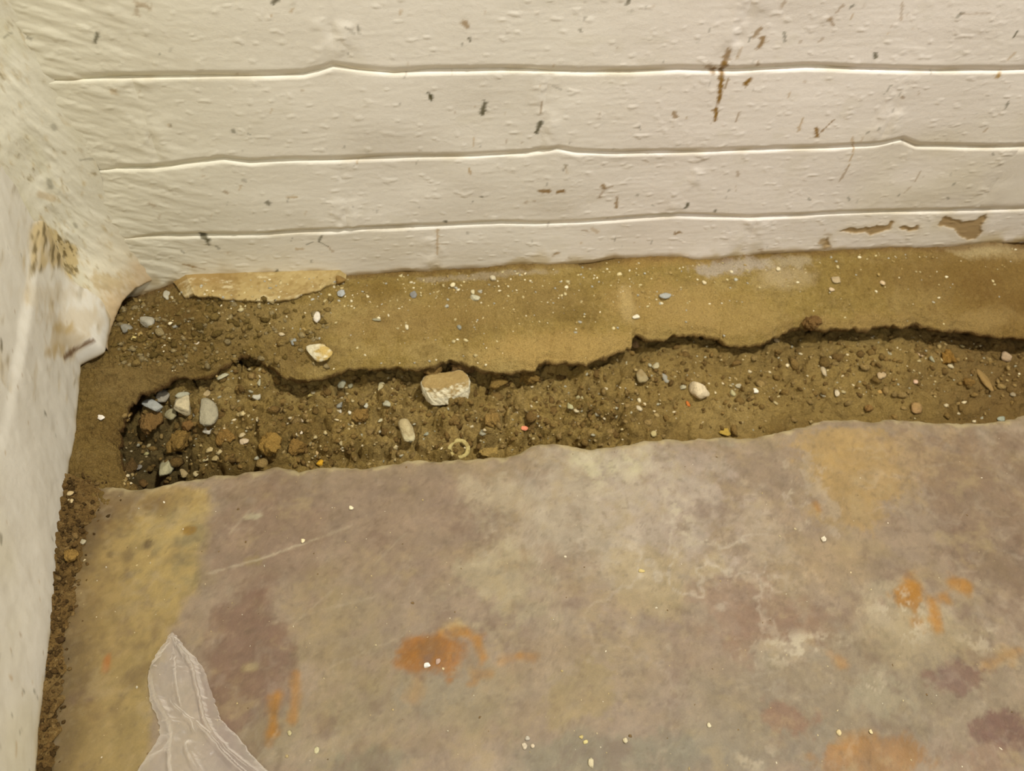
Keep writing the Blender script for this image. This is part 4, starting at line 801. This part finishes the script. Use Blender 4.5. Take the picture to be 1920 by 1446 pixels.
p = gather(700, gen_ledge, 1); scatter('white_grit', 'fine white and cream mortar grit peppered over the ledge', p, [abs(R_.gauss(.0007, .0006)) + .0004 for _ in p], [R_.choice([(226,214,176), (206,190,140), (188,170,120), (176,172,152), (160,136,80)]) for _ in p], M_STONE, 900)
p = gather(800, gen_trench, 2); scatter('trench_grit', 'fine pale grit in the trench soil', p, [abs(R_.gauss(.0008, .0007)) + .0005 for _ in p], [R_.choice([(186,168,120), (160,138,88), (168,162,134), (146,124,76), (206,190,150)]) for _ in p], M_STONE, 901)
p = gather(1300, gen_trench, 3); scatter('soil_crumbs', 'small brown soil crumbs over the trench bottom', p, [.0007 + min(.006, abs(R_.gauss(.0, .0018))) for _ in p], [R_.choice([(146,118,66), (132,106,58), (158,132,80), (124,98,54)]) for _ in p], M_SOIL, 902, .8)
def gen_corner(r_):
    px = r_.uniform(215, 620); py = r_.uniform(560, 690); return px, py, r_.random() < (1 if px < 400 else .4)
p = gather(800, gen_corner, 4); scatter('ledge_crumbs', 'brown soil crumbs on the darker left part of the ledge', p, [.0006 + abs(R_.gauss(.0, .0014)) for _ in p], [R_.choice([(132,110,60), (114,94,48), (146,122,70), (160,142,98)]) for _ in p], M_SOIL, 903, .8)
def gen_strip(r_):
    py = r_.uniform(890, 1446); x0 = np.interp(py, [890, 1180, 1446], [122, 95, 70]); w_ = np.interp(py, [890, 1050, 1446], [85, 50, 34]); return x0 + w_ * abs(r_.gauss(0, .45)), py, r_.random() < (1.15 - (py - 890) / 650)
p = gather(420, gen_strip, 6); scatter('strip_crumbs', 'dark soil crumbs along the foot of the left wall', p, [.0005 + abs(R_.gauss(.0, .0010)) for _ in p], [R_.choice([(112,86,48), (92,70,38), (84,64,34), (136,110,66)]) for _ in p], M_SOIL, 904, .8)
def gen_slab(r_):
    px = r_.uniform(150, 1915); b = np.interp(px, exx, eyy); return px, r_.uniform(b + 4, 1446), True
p = gather(260, gen_slab, 7); scatter('slab_grit', 'scattered pinhead grit and dust grains on the slab', p, [.0003 + abs(R_.gauss(.0, .0004)) for _ in p], [R_.choice([(196,180,140), (180,160,112), (120,96,60), (206,196,170)]) for _ in p], M_STONE, 905)

# ================================================================== PLASTIC BAG
OL = [(1186,322,323),(1192,316,330),(1200,312,336),(1215,302,347),(1235,288,368),(1250,281,379),(1265,277,387),(1300,279,398),(1320,283,404),(1345,294,412),(1360,299,424),(1380,299,446),(1400,288,460),(1420,275,475),(1446,257,501),(1500,228,560),(1560,205,620),(1620,212,670),(1660,260,660)]
Lp = fpts([(a[1], a[0]) for a in OL], .002); Rp = fpts([(a[2], a[0]) for a in OL], .002)
kk = np.linspace(0, len(OL) - 1, 260); uu = np.linspace(0, 1, 120)
ii = np.arange(len(OL)); l_ = smooth(np.stack([np.interp(kk, ii, Lp[:, i]) for i in (0, 1)], -1), 10); r__ = smooth(np.stack([np.interp(kk, ii, Rp[:, i]) for i in (0, 1)], -1), 10)
l_[:, 0] += .0006 * fbm(kk * 3, kk * 0, 600, 3); r__[:, 0] += .0006 * fbm(kk * 3, kk * 0 + 4, 601, 3)
Ub = uu[None, :]; Kb = kk[:, None]
Xb = l_[:, 0][:, None] * (1 - Ub) + r__[:, 0][:, None] * Ub; Yb = l_[:, 1][:, None] * (1 - Ub) + r__[:, 1][:, None] * Ub
wd = np.linalg.norm(r__ - l_, axis=1)[:, None]
env = np.sqrt(np.clip(1 - (2 * Ub - 1) ** 2, 0, 1))
lf_ = np.clip(wd * .16, 0, .010)
def ridge(path, w, a):                          # fold line through (k, u) points
    kx_ = [q_[0] for q_ in path]; ux_ = [q_[1] for q_ in path]; u0 = np.interp(Kb, kx_, ux_)
    fade = sst(kx_[0] - .8, kx_[0] + .6, Kb) * sst(kx_[-1] + .8, kx_[-1] - .6, Kb)
    return a * fade * np.exp(-(np.abs(Ub - u0) * wd / w) ** 1.5)
top = lf_ * env * (.55 + .25 * fbm(Ub * 3, Kb * .5, 602, 3))
for P_, w_, a_ in [([(2, .85), (5, .86), (8, .82), (11, .72), (14, .90)], .0016, .0042), ([(5, .08), (9, .20), (11, .22), (13, .28), (16, .35)], .0028, .005), ([(10, .60), (12, .72), (16, .9)], .0013, .004), ([(3, .3), (5, .12), (6, .1)], .0018, .003), ([(8, .35), (9.5, .55), (11, .5)], .0012, .002), ([(12, .4), (14, .5), (17, .6)], .0022, .003), ([(4, .55), (8, .5)], .0016, .002)]:
    top = top + ridge(P_, w_, a_) * env ** .5
top = top + (.0011 * np.abs(fbm(Ub * 5 + Kb * .15, Kb * .5, 603, 2)) + .0001 * fbm(Ub * 20, Kb * 3, 604, 3)) * env
bag = link('plastic_bag', None) ; bag['label'] = 'crumpled clear plastic bag corner lying on the slab beside the left wall'; bag['category'] = 'bag'
mb = bpy.data.materials.new('clear_film'); mb.use_nodes = True; nt = mb.node_tree; N = nt.nodes; Lk = nt.links
pb = N['Principled BSDF']; pb.inputs['Base Color'].default_value = (.80, .74, .66, 1); pb.inputs['Roughness'].default_value = .28; pb.inputs['Specular IOR Level'].default_value = .6
tr = N.new('ShaderNodeBsdfTransparent'); mx = N.new('ShaderNodeMixShader'); lw_ = N.new('ShaderNodeLayerWeight'); lw_.inputs['Blend'].default_value = .45
ns = N.new('ShaderNodeTexNoise'); ns.inputs['Scale'].default_value = 70; ns.inputs['Detail'].default_value = 5; tcb = N.new('ShaderNodeTexCoord'); Lk.new(tcb.outputs['Object'], ns.inputs['Vector'])
bpn = N.new('ShaderNodeBump'); bpn.inputs['Distance'].default_value = .0005; Lk.new(ns.outputs['Fac'], bpn.inputs['Height']); Lk.new(bpn.outputs['Normal'], pb.inputs['Normal'])
mrb = N.new('ShaderNodeMapRange'); mrb.inputs['To Min'].default_value = .10; mrb.inputs['To Max'].default_value = .90; mrb.inputs['From Min'].default_value = 0.22; mrb.inputs['From Max'].default_value = .85
Lk.new(lw_.outputs['Facing'], mrb.inputs['Value']); Lk.new(mrb.outputs['Result'], mx.inputs['Fac']); Lk.new(tr.outputs[0], mx.inputs[1]); Lk.new(pb.outputs[0], mx.inputs[2])
Lk.new(mx.outputs[0], N['Material Output'].inputs['Surface'])
zb = .0013 + 0 * Xb
def film(name, Z_, flip): return link(name, gmesh(name, Xb, Yb, Z_, np.ones(Xb.shape + (3,)), mb, flip), bag)
film('upper_film', zb + .0006 + top, True); film('lower_film', zb + .0003 * fbm(Ub * 5, Kb, 605, 2), False)
